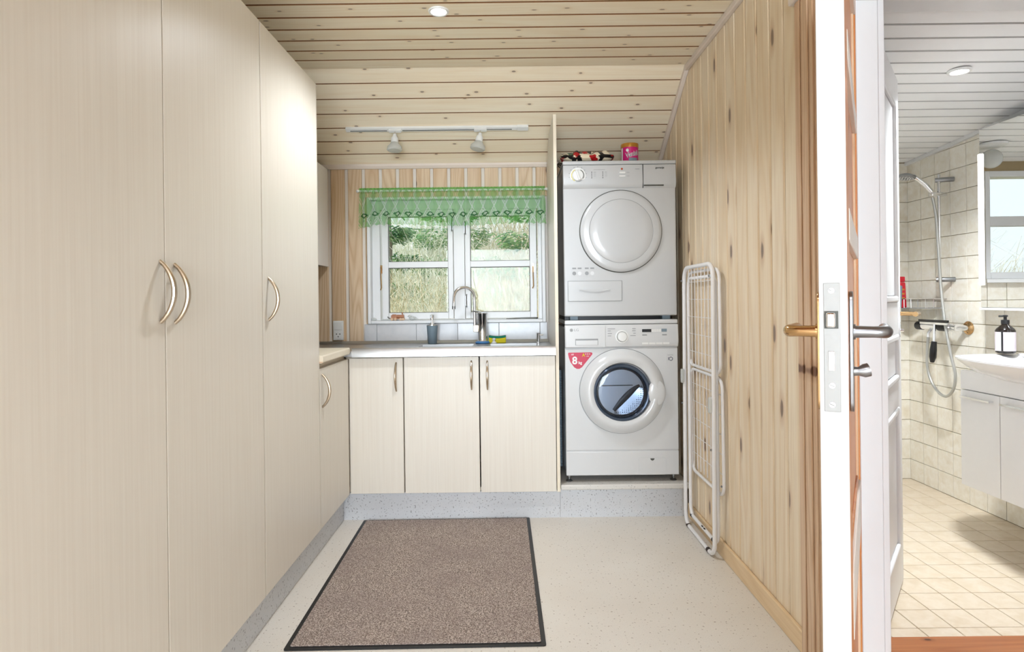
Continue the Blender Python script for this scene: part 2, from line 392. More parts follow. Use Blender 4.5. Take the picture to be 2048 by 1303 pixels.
def rrect(a0, a1, b0, b1, r, n=5):
    # rounded rectangle outline in 2D
    o = []
    for cx, cy, s in ((a1-r, b1-r, 0), (a0+r, b1-r, PI/2), (a0+r, b0+r, PI), (a1-r, b0+r, 1.5*PI)):
        for i in range(n+1): o.append((cx+r*math.cos(s+PI/2*i/n), cy+r*math.sin(s+PI/2*i/n)))
    return o

# ------------------------------------------------------------------ shell of the laundry room
LX, RX, BY = -1.40, .92, 3.68          # left wall, right wall face, back wall face
def ceilz(y): return 2.29 if y <= 3.085 else 2.29-(y-3.085)*.5983
struct(box('floor', 'vinyl', (LX-.1, 1.03, -5.1, 3.72, -.06, 0)), 'beige speckled vinyl floor of the laundry room')
struct(box('wall_left', 'white', (LX-.12, LX, -5.1, 3.8, 0, 2.5)), 'wall behind the tall cream cabinets')
# ceiling boards on a backing
ce = MB(); ce.box(LX, 1.03, -5.1, 3.085, 2.304, 2.42)
ce.prism([(3.085, 2.304), (3.80, 2.304-.715*.5983), (3.80, 2.46), (3.085, 2.46)], 0, LX, 1.03)
ceil = struct(ce.build('ceiling', 'seamshade', smooth=False), 'pale pine boarded ceiling, flat then sloping down to the window wall')
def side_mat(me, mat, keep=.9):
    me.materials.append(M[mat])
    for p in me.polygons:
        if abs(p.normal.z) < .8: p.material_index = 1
def board(L, w, t, gap=.003, ch=.004):
    # cross-section (along width, thickness downwards), chamfered lower edges
    h = w/2-gap/2
    return [(-h, 0), (h, 0), (h, -t+ch), (h-ch, -t), (-h+ch, -t), (-h, -t+ch)]
pitch = .1113
yy = 3.074
me_flat = MB().prism([(p[0], p[1]) for p in board(0, pitch, .014, .006, .003)], 0, LX+.002, RX).mesh('plank', False); me_flat.materials.append(M['ceil']); side_mat(me_flat, 'seamshade')
k = 0
while yy-pitch*(k+1) > .9:
    link('plank', me_flat, ceil, loc=(0, yy-pitch*(k+.5), 2.304)); k += 1
sl = math.atan(.5983); n_s = 7; L = (BY-3.074)/math.cos(sl); ps = L/n_s
for i in range(n_s):
    m = (i+.5)*ps; cy = 3.074+m*math.cos(sl); cz = 2.304+.004-m*math.sin(sl)
    o = MB().prism([(p[0]*math.cos(sl)+p[1]*math.sin(sl), p[1]*math.cos(sl)-p[0]*math.sin(sl)) for p in board(0, ps, .014, .0035, .0015)], 0, LX+.002, RX)
    o.xf(lambda x, y, z: (x, y+cy, z+cz)); side_mat(o.build('plank', 'ceil', ceil, smooth=False).data, 'seamshade')
# right wall: vertical boards on a backing, opening for the door between y .84 and 1.70
wr = MB(); wr.prism([(1.70, 0), (3.80, 0), (3.80, 1.86), (3.085, 2.304), (1.70, 2.304)], 0, RX+.012, 1.03)
wr.box(RX+.012, 1.03, -5.1, .82, 0, 2.304).box(RX+.012, 1.03, .82, 1.70, 1.945, 2.304)
wallr = struct(wr.build('wall_right', 'limed_and_sheen', smooth=False), 'lacquered pine board wall with white grooves')
pr = .1073; y0 = 1.925; i = 0
while y0+pr*i < BY-.01:
    a = y0+pr*i+.0042; b = min(y0+pr*(i+1)-.0042, BY)
    za, zb = ceilz(a)+.004, ceilz(b)+.004; t = MB(); c = .004
    X0, X1 = RX, RX+.012
    def col(y, z, dx): return (X0+dx, y, z)
    t.add([(X1, a, 0), (X1, b, 0), (X0+c, b, 0), (X0, b-c, 0), (X0, a+c, 0), (X0+c, a, 0),
           (X1, a, za), (X1, b, zb), (X0+c, b, zb), (X0, b-c, zb), (X0, a+c, za), (X0+c, a, za)],
          [(0, 1, 2, 3, 4, 5), (11, 10, 9, 8, 7, 6)]+[(j, (j+1) % 6, 6+(j+1) % 6, 6+j) for j in range(6)])
    t.build('plank', 'pine', wallr, smooth=False); i += 1
# boards above the door opening and before it (mostly outside the picture)
for j in range(8):
    a = 1.70-.1073*(j+1)+.003
    MB().box(RX, RX+.012, a, a+.101, 1.99, 2.292).build('plank', 'pine', wallr, smooth=False)
# door architrave in browner pine, moulded: two steps
ar = MB()
ar.box(RX-.012, RX+.012, 1.815, 1.925, 0, 2.035).box(RX-.018, RX-.012, 1.835, 1.868, 0, 2.035).box(RX-.016, RX-.012, 1.885, 1.915, 0, 2.035)
ar.box(RX-.006, RX+.012, 1.70, 1.815, 0, 2.035)
struct(ar.build('trim_1', 'casing', bev=.003), 'brown pine architrave between board wall and open door')
tc = MB().box(RX-.026, RX+.012, 1.80, 1.94, 2.036, 2.075)
struct(tc.build('trim_2', 'trimw', bev=.006), 'pale moulding on top of the brown pine architrave')
# baseboard and ceiling trim on the right wall
struct(box('baseboard_right', 'baseb', (RX-.014, RX, 1.905, 3.14, 0, .072), bev=.004), 'pine skirting board along the board wall')
tr = MB(); pts = [(1.0, 2.29), (3.085, 2.29), (BY, ceilz(BY)), (BY, ceilz(BY)-.034), (3.077, 2.263), (1.0, 2.263)]
tr.prism(pts, 0, RX-.022, RX); struct(tr.build('trim_3', 'trimw', smooth=False, bev=.004), 'pale ceiling moulding following the bend of the ceiling')
struct(MB().prism([(BY, 1.955), (BY-.022, 1.955), (BY-.022, 1.930), (BY-.012, 1.916), (BY, 1.916)], 0, LX, RX).build('trim_4', 'trimw', smooth=False), 'pale moulding between sloping ceiling and window wall')
# back wall with the window opening
WX0, WX1, WZ0, WZ1 = -.843, .223, .987, 1.745
wb = MB()
wb.box(LX, WX0, BY+.012, 3.80, 0, 2.0).box(WX1, 1.04, BY+.012, 3.80, 0, 2.0).box(WX0, WX1, BY+.012, 3.80, 0, WZ0).box(WX0, WX1, BY+.012, 3.80, WZ1, 2.0)
wallb = struct(wb.build('wall_back', 'limed_and_sheen', smooth=False), 'whitewashed pine board wall around the window')
pb = .1028; s0 = -.968
for i in range(-5, 19):
    a = s0+pb*i+.0095; b = s0+pb*(i+1)-.0095
    a = max(a, LX); b = min(b, RX)
    if b-a < .01: continue
    zs = []
    if b < WX0-.0 or a > WX1: zs = [(.872 if b < .25 else .05, 1.95)]
    elif a < WX0 < b:
        MB().prism([(a, BY+.012), (b, BY+.012), (b, BY+.004), (b-.004, BY), (a+.004, BY), (a, BY+.004)], 2, WZ1+.002, 1.95).build('plank', 'backw', wallb, smooth=False)
        zs = [(.872, WZ1)]; b = WX0-.004
    elif a < WX1 < b: zs = [(WZ1, 1.95)]
    else: zs = [(WZ1+.002, 1.95)]
    for z0, z1 in zs:
        MB().prism([(a, BY+.012), (b, BY+.012), (b, BY+.004), (b-.004, BY), (a+.004, BY), (a, BY+.004)], 2, z0, z1).build('plank', 'backw', wallb, smooth=False)
# marble splashback tiles
xs = [-.866, -.792, -.555, -.307, -.059, .187, .232]
for a, b in zip(xs[:-1], xs[1:]):
    MB().box(a+.0015, b-.0015, BY-.006, BY+.010, .868, .986).build('tile', 'marble', wallb, bev=.0015)
MB().box(-.866, .232, BY+.001, BY+.011, .868, .985).build('grout', 'groutg', wallb)
# rear part of the room, behind the photographer
rw = MB(); rw.box(LX, -1.25, -5.1, -5.0, 0, 2.304).box(.75, 1.03, -5.1, -5.0, 0, 2.304).box(-1.25, .75, -5.1, -5.0, 0, .25).box(-1.25, .75, -5.1, -5.0, 2.15, 2.304)
struct(rw.build('wall_rear', 'white', smooth=False), 'white wall behind the photographer with a wide window')
fr = MB()
for x in (-1.25, -.61, .05, .69): fr.box(x, x+.06, -5.08, -5.02, .25, 2.15)
fr.box(-1.25, .75, -5.08, -5.02, .25, .31).box(-1.25, .75, -5.08, -5.02, 2.09, 2.15)
struct(fr.build('window_3', 'white', bev=.004), 'wide white window behind the photographer')

# ------------------------------------------------------------------ laundry window
w1 = rootst('window_1', (-.31, BY, .99), 'white two-casement window over the sink')
fm = MB(); Yf0, Yf1 = BY-.016, 3.80
def frame4(m, x0, x1, z0, z1, wl, wr_, wb_, wt, y0, y1):
    return m.box(x0, x0+wl, y0, y1, z0, z1).box(x1-wr_, x1, y0, y1, z0, z1).box(x0+wl, x1-wr_, y0, y1, z0, z0+wb_).box(x0+wl, x1-wr_, y0, y1, z1-wt, z1)
frame4(fm, WX0, WX1, WZ0, WZ1, .020, .020, .019, .015, Yf0, Yf1); fm.build('lining', 'white', w1, bev=.003)
f2 = MB(); frame4(f2, WX0+.02, WX1-.02, WZ0+.019, WZ1-.015, .047, .020, .004, .055, 3.715, 3.79)
f2.box(-.329, -.263, 3.7155, 3.7895, WZ0+.0232, WZ1-.0702); f2.build('outer_frame', 'white', w1, bev=.003)
for x0, x1, gx0, gx1 in ((-.765, -.330, -.725, -.363), (-.262, .175, -.228, .132)):
    s = MB(); frame4(s, x0+.002, x1-.002, 1.013, 1.674, gx0-x0-.002, x1-gx1-.002, 1.051-1.013, 1.674-1.632, 3.708, 3.752)
    s.box(gx0, gx1, 3.710, 3.750, 1.323, 1.360)
    sash = s.build('sash', 'white', w1, bev=.003)
    for z0, z1 in ((1.051, 1.323), (1.360, 1.632)):
        MB().box(gx0, gx1, 3.729, 3.733, z0, z1).build('pane', 'pane', sash, smooth=False)
        b = MB(); frame4(b, gx0, gx1, z0, z1, .003, .003, .003, .003, 3.722, 3.729); b.build('glazing_seal', 'darkline', sash, smooth=False)
# latches, stays and hinges
for x, z, mt in ((-.767, 1.29, 'brass'), (.150, 1.29, 'brass')):
    l = MB(); l.tube([(x, 3.706, z+.035), (x, 3.695, z+.03), (x, 3.692, z-.02), (x+.002, 3.694, z-.085), (x-.004, 3.696, z-.1)], .0035, 8)
    l.box(x-.006, x+.006, 3.702, 3.708, z+.0, z+.05); l.build('window_hook', mt, w1)
for x, z in ((-.338, 1.58), (-.256, 1.56), (-.253, 1.12)):
    h = MB(); h.tube([(x, 3.702, z-.04), (x, 3.702, z+.04)], .004, 8); h.box(x-.008, x+.008, 3.704, 3.709, z-.03, z+.03); h.build('hinge', 'steelgrey', w1)

# curtain rod with lace valance
rod = thing('curtain_rod', 'thin white curtain rod across the top of the laundry window', 'curtain rod', (-.32, 3.625, 1.775))
MB().tube([(-.885, 3.625, 1.776), (.236, 3.625, 1.776)], .0062, 12).build('bar', 'plasticw', rod)
for x in (-.885, .232): MB().ell((x, 3.625, 1.776), (.009, .009, .009), 12, 8).build('end_cap', 'plasticw', rod)
for x in (-.80, .16): MB().tube([(x, 3.625, 1.776), (x, 3.66, 1.776), (x, 3.68, 1.772)], .004, 8).build('bracket', 'plasticw', rod)
nu, nv = 420, 16; vs, fs, uvs = [], [], []
for i in range(nu+1):
    u = i/nu
    for j in range(nv+1):
        v = j/nv
        x = -.872+1.094*u+ (1-v)*(.012*(u-.5)) ; am = .006+.012*(1-v)
        y = 3.613-.010*(1-v)+am*math.sin(u*2*PI*17+.9*math.sin(u*23))*(.55+.45*math.sin(u*11+1)); 
        bot = 1.562+.008*abs(math.sin(u*PI*30))+.006*math.sin(u*9)-(.012 if u < .06 else 0)
        z = bot+(1.79-bot)*v
        if v > .93: y = 3.613-.003+.004*math.sin(u*2*PI*60)
        vs.append((x, y, z)); uvs.append((u, v))
for i in range(nu):
    for j in range(nv):
        a = i*(nv+1)+j; fs.append((a, a+nv+1, a+nv+2, a+1))
me = bpy.data.meshes.new('lace_valance'); me.from_pydata(vs, [], fs); ul = me.uv_layers.new(name='UVMap')
for lp in me.loops: ul.data[lp.index].uv = uvs[lp.vertex_index]
me.polygons.foreach_set('use_smooth', [True]*len(me.polygons)); me.materials.append(M['lace'])
tag(link('lace_valance', me), 'short green lace valance hanging over the laundry window', 'curtain')

# ------------------------------------------------------------------ cabinets
FX, FYb = -.82, 3.125        # front planes of left run / back run
def bow_handle(p0, p1, out, mat, parent, r=.0052, depth=.03):
    p0, p1, out = Vector(p0), Vector(p1), Vector(out); ax = (p1-p0); n = 14; pts = []
    for i in range(n+1):
        t = i/n; pts.append(p0+ax*t+out*(depth*(1-(2*t-1)**2)**.85))
    m = MB().tube(pts, [r*(.85+.35*math.sin(PI*i/n)) for i in range(n+1)], 10)
    return m.build('handle', mat, parent)
def left_door(y0, y1, z0, z1, parent, hy, hz):
    d = MB().box(FX-.019, FX, y0+.0015, y1-.0015, z0, z1).build('door', 'laminate', parent, bev=.0012)
    bow_handle((FX-.001, hy, hz-.0725), (FX-.001, hy, hz+.0725), (1, 0, 0), 'nickel', d, .0055, .034)
def back_door(x0, x1, z0, z1, parent, hx, hz):
    d = MB().box(x0+.0015, x1-.0015, FYb, FYb+.019, z0, z1).build('door', 'laminate', parent, bev=.0012)
    if hx is not None: bow_handle((hx, FYb+.001, hz-.0725), (hx, FYb+.001, hz+.0725), (0, -1, 0), 'nickel', d, .005, .032)
ZB, ZT = .145, 2.062
t1 = thing('tall_cabinet', 'cream full-height cabinet nearest the camera with two handles side by side', 'cabinet', (-1.1, 1.46, 0))
box('carcass', 'carcass', (LX+.003, FX-.021, .865, 2.042, ZB, ZT), t1)
left_door(.862, 1.4635, ZB-.003, ZT, t1, 1.4435, 1.150); left_door(1.4645, 2.0425, ZB-.003, ZT, t1, 1.506, 1.146)
t2 = thing('tall_cabinet', 'narrower cream full-height cabinet beside the low corner counter', 'cabinet', (-1.1, 2.34, 0))
box('carcass', 'carcass', (LX+.003, FX-.021, 2.046, 2.641, ZB, ZT), t2)
left_door(2.0455, 2.640, ZB-.003, ZT, t2, 2.093, 1.134)
box('side_panel', 'laminate', (LX+.003, FX-.0005, 2.6415, 2.6475, ZB-.003, ZT), t2)
t0 = thing('tall_cabinet', 'cream full-height cabinet at the left edge beside the photographer', 'cabinet', (-1.1, .4, 0))
box('carcass', 'carcass', (LX+.003, FX-.021, -.3, .861, ZB, ZT), t0)
left_door(-.3, .28, ZB-.003, ZT, t0, .26, 1.15); left_door(.281, .8605, ZB-.003, ZT, t0, .30, 1.15)
t3 = thing('base_cabinet', 'low cream cabinet under the cream corner counter, between tall cabinet and sink run', 'cabinet', (-1.1, 2.9, 0))
box('carcass', 'carcass', (LX+.003, FX-.021, 2.650, 3.12, ZB, .845), t3)
left_door(2.651, 3.118, ZB-.003, .832, t3, 2.681, .734)
t4 = thing('base_cabinet', 'narrow single-door cream cabinet in the corner left of the sink doors', 'cabinet', (-.68, 3.4, 0))
box('carcass', 'carcass', (-.838, -.543, FYb+.021, 3.66, ZB, .838), t4)
back_door(-.818, -.542, ZB-.003, .833, t4, -.578, .736)
t5 = thing('base_cabinet', 'cream double-door cabinet under the stainless steel sink', 'cabinet', (-.15, 3.4, 0))
sb = MB(); sb.box(-.541, -.523, FYb+.021, 3.66, ZB, .838).box(.219, .2355, FYb+.021, 3.66, ZB, .838).box(-.523, .219, FYb+.021, 3.66, ZB, ZB+.018).box(-.523, .219, 3.64, 3.66, ZB, .838)
sb.build('carcass', 'carcass', t5); back_door(-.539, -.1545, ZB-.003, .835, t5, -.1935, .740); back_door(-.1515, .236, ZB-.003, .835, t5, -.1125, .739)
sp = MB().prism([(FYb-.003, ZB-.003), (3.676, ZB-.003), (3.676, 1.905), (3.45, 2.052), (FYb-.003, 2.064)], 0, .2375, .2535)
pn = thing('end_panel', 'tall thin cream panel standing between the sink and the white machines', 'panel', (.245, 3.4, 0))
sp.build('board', 'laminate', pn, smooth=False); box('edge_band', 'lamedge', (.2375, .2535, FYb-.0045, FYb-.0031, ZB-.003, 2.064), pn)
wc = thing('wall_cabinet', 'white wall cabinet high in the left corner above the outlet', 'cabinet', (-1.24, 3.4, 1.33))
box('carcass', 'vanity', (LX+.003, -1.09, 2.66, 3.655, 1.335, 1.912), wc)
for a, b in ((2.66, 3.16), (3.162, 3.655)): MB().box(-1.0885, -1.07, a, b-.001, 1.332, 1.914).build('door', 'vanity', wc, bev=.0015)
# plinths and platform
plm = MB(); plm.box(-.875, -.861, .0, 3.15, 0, ZB-.004); struct(plm.build('trim_5', 'plinth'), 'grey speckled plinth under the tall cabinets')
struct(box('trim_6', 'plinth', (-.861, .2535, 3.152, 3.17, 0, ZB-.004)), 'grey speckled plinth under the sink cabinets')
pf = thing('machine_platform', 'low grey speckled platform carrying the stacked machines', 'platform', (.58, 3.4, 0))
box('riser', 'plinth', (.2545, .903, 3.152, 3.66, 0, .148), pf)
box('top', 'lip', (.256, .915, 3.118, 3.672, .149, .176), pf, bev=.006, seg=3)

# ------------------------------------------------------------------ worktops, sink
wt = thing('steel_worktop', 'stainless steel worktop with sunken sink under the window', 'worktop', (-.3, 3.4, .87))
bowls = ((-.50, -.20, 3.20, 3.53), (-.11, .16, 3.20, 3.53))
m = MB(); z0, z1 = .842, .870
m.box(-.80, -.50, 3.115, 3.675, z0, z1).box(-.20, -.11, 3.115, 3.675, z0, z1).box(.16, .2365, 3.115, 3.675, z0, z1)
for a, b, c, d in bowls: m.box(a, b, 3.115, c, z0, z1).box(a, b, d, 3.675, z0, z1)
m.build('top', 'steel', wt, smooth=False)
box('top_return', 'steel', (LX+.003, -.8005, 3.115, 3.675, .842, .8695), wt)
fb = MB().prism([(3.100, .840), (3.114, .840), (3.1145, .880), (3.122, .871), (3.130, .8705), (3.122, .886), (3.112, .888), (3.103, .886), (3.100, .880)], 0, -.797, .2365)
fb.build('front_edge', 'steel', wt)
MB().prism([(3.652, .8705), (3.673, .8705), (3.673, .886), (3.668, .886)], 0, LX+.01, .236).build('upstand', 'steel', wt)
for a, b, c, d in bowls:
    q = MB(); zb = .72
    q.box(a, a+.002, c, d, zb, .8705).box(b-.002, b, c, d, zb, .8705).box(a, b, c, c+.002, zb, .8705).box(a, b, d-.002, d, zb, .8705).box(a, b, c, d, zb-.002, zb)
    bw = q.build('sink_bowl', 'steel', wt); MB().lathe([(.0, .0), (.03, .001), (.034, .004), (.038, .001)], ((a+b)/2, (c+d)/2, zb), 2, 24).build('drain', 'chrome', bw)
ct = thing('corner_counter', 'short cream counter with rounded front beside the tall cabinet', 'worktop', (-1.1, 2.9, .87))
prof = [(LX+.003, .856)]+[(LX+.003, .890)]+[(-.805-.008+.008*math.sin(PI/2*i/4), .890-.008+.008*math.cos(PI/2*i/4)) for i in range(5)]+[(-.805, .862), (-.811, .856)]
MB().prism(prof, 1, 2.6485, 3.099).build('top', 'lamedge', ct)
box('raw_end', 'casing', (-.86, -.806, 2.6479, 2.6484, .858, .8635), ct)

# ------------------------------------------------------------------ washing machine
F = 3.16
wm = thing('washing_machine', 'white front-loading washing machine with round glass door, under the dryer', 'washing machine', (.58, 3.4, .176))
A0, A1 = .288, .871
MB().box(A0, A1, F+.006, 3.65, .212, .975).build('body', 'enamel', wm, bev=.006, seg=3)
MB().box(A0, A1, F-.004, 3.65, .990, 1.012).build('top', 'enamel', wm, bev=.005, seg=3)
pn_ = MB().prism([(F+.006, .868), (F-.006, .876), (F-.012, .9), (F-.006, .988), (F+.02, .988), (F+.02, .868)], 0, A0, A1); cp = pn_.build('control_panel', 'enamel', wm, bev=.002)
MB().box(A0, A1, F+.001, F+.012, .339, .866).build('front_panel', 'enamel', wm, bev=.005, seg=3)
MB().box(A0, A1, F+.001, F+.012, .210, .336).build('kick_panel', 'enamel', wm, bev=.005, seg=3)
fl = MB().prism(rrect(.661, .804, .212, .300, .012), 1, F-.0005, F+.002); fp = fl.build('filter_flap', 'enamel', wm, bev=.0008)
MB().prism([(p[0], p[1]) for p in arc((.7325, .293, 0), .011, PI, 2*PI, 8, (0, 1)) and [(q[0], q[1]) for q in arc((.7325, .296, 0), .011, PI, 2*PI, 8, (0, 1))]], 1, F-.001, F).build('finger_slot', 'darkline', fp)
for x in (.305, .848):
    MB().lathe([(.016, 0), (.018, .004), (.010, .009), (.006, .012), (.006, .02), (.009, .022), (.009, .032), (.006, .034), (.006, .04)], (x, F+.03, .1755), 2, 16).build('foot', 'steelgrey', wm)
    MB().lathe([(.016, 0), (.018, .004), (.010, .009), (.006, .012), (.006, .04)], (x, 3.6, .1755), 2, 16).build('foot', 'steelgrey', wm)
dc = (.580, F, .645)
dr_ = MB().lathe([(.218, -.002), (.218, .006), (.206, .020), (.192, .034), (.176, .041), (.160, .040), (.150, .033), (.1455, .020), (.1455, .006), (.1455, -.002)], dc, 1, 72, -1)
door = dr_.build('door', 'enamel', wm)
gc = (.574, F, .640)
MB().ring((gc[0], F-.025, gc[2]), .138, .010, 1, 64, 10).build('glass_rim', 'portring', door)
MB().ring((gc[0], F-.015, gc[2]), .124, .007, 1, 64, 8).build('glass_rim', 'portring', door)
MB().lathe([(.146, .004), (.13, .0035), (.112, .002), (.10, .0016), (.0, .0014)], gc, 1, 48, -1).build('drum_back', 'drumback', door)
hf = MB(); arcp = [(.113*math.cos(q_), .113*math.sin(q_)) for q_ in [math.radians(18-126*i/24) for i in range(25)]]
inn = [(.100-.135*(i/24), .030-.128*(i/24)**1.25+.0*i) for i in range(25)]
for i in range(25):
    hf.v.append((gc[0]+arcp[i][0], F-.013, gc[2]+arcp[i][1])); hf.v.append((gc[0]+inn[i][0], F-.0045, gc[2]+inn[i][1]))
hf.f = [(2*i, 2*i+1, 2*i+3, 2*i+2) for i in range(24)]
hf.build('perforated_drum', 'drum', door, smooth=True)
bt = MB().tube([(inn[i][0], 0, inn[i][1]) for i in range(25)], [.004+.011*math.sin(PI*min(1, (i+2)/27))+.004*(i/24) for i in range(25)], 10)
bt.xf(lambda x, y, z: (gc[0]+x-.004, F-.0055+y*.35, gc[2]+z+.004)).build('drum_baffle', 'baffle', door)
MB().lathe([(.136, .022), (.11, .030), (.07, .026), (.0, .022)], gc, 1, 48, -1).build('porthole', 'portglass', door)
MB().tube([(gc[0]-.098, F-.008, gc[2]+.034), (gc[0]+.06, F-.008, gc[2]+.036)], .0022, 8).build('drum_seam', 'chrome', door)
gp = MB().ell((.752, F-.030, .638), (.046, .012, .066), 32, 16); gp.build('door_grip', 'enamel', door)
MB().ring((dc[0], F-.0005, dc[2]), .2195, .0012, 1, 72, 6).build('door_gap', 'greyline', wm)
# controls
yp = F-.0095
kb = MB().lathe([(.034, 0), (.034, .002), (.027, .003)], (.581, yp, .926), 1, 40, -1).build('dial_ring', 'plasticw', cp)
MB().lathe([(.025, .0), (.025, .012), (.022, .017), (.012, .018), (0, .0175)], (.581, yp, .926), 1, 40, -1).build('dial', 'plasticw', cp)
MB().ring((.581, yp-.003, .926), .0255, .0015, 1, 40, 6).build('dial_seam', 'darkline', cp)
MB().box(.685, .732, yp-.002, yp, .948, .963).build('display', 'black', cp)
for i in range(4): MB().box(.734+i*.0125, .7455+i*.0125, yp-.0012, yp, .948, .963).build('status_window', 'plasticw', cp)
MB().box(.785, .812, yp-.0018, yp, .949, .964).build('status_window', 'greyblue', cp)
for z in (.930, .916):
    for x in (.686, .788): MB().box(x, x+.024, yp-.001, yp, z, z+.006).build('printed_line', 'greyline', cp)
for i in range(4): MB().box(.684+i*.036, .717+i*.036, yp-.0012, yp+.001, .884, .897).build('button', 'plasticw', cp, bev=.0006)
for i, z in enumerate((.965, .954, .941, .929, .916, .903)):
    MB().box(.508, .508+(.038, .016, .022, .018, .022, .030)[i], yp-.0008, yp, z, z+.003).build('printed_line', 'greyline', cp)
    MB().box(.652-(.018, .018, .012, .028, .028, .026)[i], .652, yp-.0008, yp, z, z+.003).build('printed_line', 'greyline', cp)
dw = MB().box(A0+.002, .497, F-.0135, F+.01, .872, .986); dwo = dw.build('detergent_drawer', 'enamel', wm, bev=.004, seg=3)
MB().box(.341, .458, F-.0148, F-.0125, .884, .917).build('drawer_pull', 'greyline', dwo, bev=.003)
MB().box(.343, .456, F-.0165, F-.0135, .884, .909).build('drawer_pull', 'enamel', dwo, bev=.004)
text('LG', .018, 'greyline', dwo, (.347, F-.0138, .962), sx=1.15)
MB().ring((.321, F-.0138, .962), .0075, .0012, 1, 24, 6).build('logo', 'greyline', dwo); MB().lathe([(.0055, 0), (.0055, .0006)], (.321, F-.0135, .962), 1, 20, -1).build('logo', 'greyline', dwo)
# sticker
pts = [(.306, .846), (.425, .846), (.4295, .842), (.429, .836), (.375, .770), (.362, .762), (.348, .762), (.335, .770), (.316, .796), (.307, .822), (.304, .838)]
st = MB().prism(pts, 1, F+.0002, F+.0012).build('sticker', 'crimson', wm)
text('8', .054, 'plasticw', st, (.338, F, .803), off=.0015); text('kg', .020, 'plasticw', st, (.366, F, .793), off=.0006)
text('A', .024, 'yellow', st, (.384, F, .832), off=.0004); text('+++', .017, 'plasticw', st, (.405, F, .837)); text('-10%', .008, 'plasticw', st, (.404, F, .826)); text('LG', .010, 'plasticw', st, (.327, F, .836), off=.0003)
lb = MB().box(.813, .850, F+.0002, F+.0012, .783, .835).build('warranty_label', 'enamel', wm)
text('1', .024, 'navy', lb, (.821, F, .808)); MB().ring((.834, F, .8085), .0088, .0014, 1, 28, 6).build('logo', 'navy', lb); MB().box(.817, .846, F-.0003, F+.0003, .827, .829).build('printed_line', 'greyline', lb)

# ------------------------------------------------------------------ tumble dryer
td = thing('tumble_dryer', 'white tumble dryer with closed round door, stacked on top', 'tumble dryer', (.58, 3.4, 1.012))
MB().box(A0, A1, F+.004, 3.65, 1.032, 1.812).build('body', 'enamel2', td, bev=.007, seg=3)
MB().box(A0-.001, A1+.001, F-.006, 3.652, 1.813, 1.833).build('top', 'enamel2', td, bev=.006, seg=3)
cp2 = MB().prism([(F+.004, 1.690), (F-.003, 1.697), (F-.010, 1.715), (F-.004, 1.811), (F+.02, 1.811), (F+.02, 1.690)], 0, A0+.001, .699).build('control_panel', 'enamel2', td, bev=.002)
wd = MB().prism([(F+.004, 1.690), (F-.003, 1.697), (F-.010, 1.715), (F-.004, 1.811), (F+.02, 1.811), (F+.02, 1.690)], 0, .7015, A1-.001).build('water_drawer', 'enamel2', td, bev=.002)
MB().box(.704, .806, F-.0085, F+.0, 1.699, 1.706).build('finger_slot', 'darkline', wd)
MB().box(.700, .7012, F-.009, F+.01, 1.69, 1.811).build('panel_gap', 'darkline', td)
for x, w_ in ((.34, .04), (.82, .04)): MB().box(x-w_/2, x+w_/2, F+.03, F+.07, 1.0125, 1.034).build('foot', 'greyblue', td)
MB().box(A0+.01, A1-.01, F+.09, 3.6, 1.0125, 1.034).build('base_shade_block', 'black', td)  # black block stands in for the shade under the dryer
dcx, dcz = .5835, 1.469
ddr = MB().lathe([(.2095, .0), (.2095, .007), (.203, .014), (.19, .017), (.1655, .0185), (.1635, .0172), (.1615, .0185), (.12, .021), (.06, .0225), (0, .023)], (dcx, F+.004, dcz), 1, 80, -1).build('door', 'enamel2', td)
MB().ring((dcx, F+.0035, dcz), .2115, .0026, 1, 80, 8).build('door_seal', 'darkline', td)
MB().ring((dcx, F-.0138, dcz), .1635, .0009, 1, 80, 6).build('door_seam', 'greyline', ddr)
MB().prism(rrect(.308, .586, 1.110, 1.214, .008), 1, F+.0015, F+.006).build('condenser_flap', 'enamel2', td, bev=.002)
o_ = td.children[-1]
fo = MB()
for i in range(16):
    t_ = i/15; fo.v.append((.365+.16*t_, F+.0005, 1.170)); fo.v.append((.365+.16*t_, F-.0035, 1.170-.0008-.013*math.sin(PI*t_)))
fo.f = [(2*i, 2*i+1, 2*i+3, 2*i+2) for i in range(15)]; fo.build('flap_grip', 'enamel2', o_)
g = MB(); frame4(g, .3065, .5875, 1.1085, 1.2155, .0015, .0015, .0015, .0015, F+.002, F+.0045); g.build('flap_gap', 'greyline', td)
yk = F-.0075
MB().lathe([(.040, 0), (.040, .001), (.037, .0012)], (.364, yk, 1.757), 1, 40, -1).build('dial_plate', 'plasticw', cp2)
dl = MB().lathe([(.029, 0), (.029, .006), (.026, .011), (0, .012)], (.364, yk, 1.757), 1, 36, -1).build('dial', 'plasticw', cp2)
gr_ = MB().box(-.006, .006, yk-.020, yk-.010, -.027, .027).xf(lambda x, y, z: (.364+x*.94+z*-.3, y, 1.757+z*.94+x*.3)).build('dial_grip', 'plasticw', dl, bev=.003)
def dial_arc(a0, a1, mat):
    MB().tube(arc((.364, yk-.0015, 1.757), .032, a0, a1, 14, (0, 2)), .0016, 6).build('dial_scale', mat, cp2)
dial_arc(2.0, 4.2, 'yellow'); dial_arc(-.5, 1.1, 'darkline'); dial_arc(4.4, 5.4, 'greyline')
for i in range(14):
    a = 2*PI*i/14+.2; MB().box(.364+.045*math.cos(a)-.0014, .364+.045*math.cos(a)+.0014, yk-.0006, yk+.001, 1.757+.045*math.sin(a)-.0014, 1.757+.045*math.sin(a)+.0014).build('dial_mark', 'darkline', cp2)
for x in (.436, .493):
    for i in range(4):
        z = 1.773-.0095*i; MB().lathe([(.0024, 0), (.0024, .0008)], (x, yk, z), 1, 12, -1).build('indicator_light', 'black', cp2)
        MB().box(x+.010, x+.022, yk-.0006, yk+.001, z-.001, z+.001).build('printed_line', 'greyline', cp2)
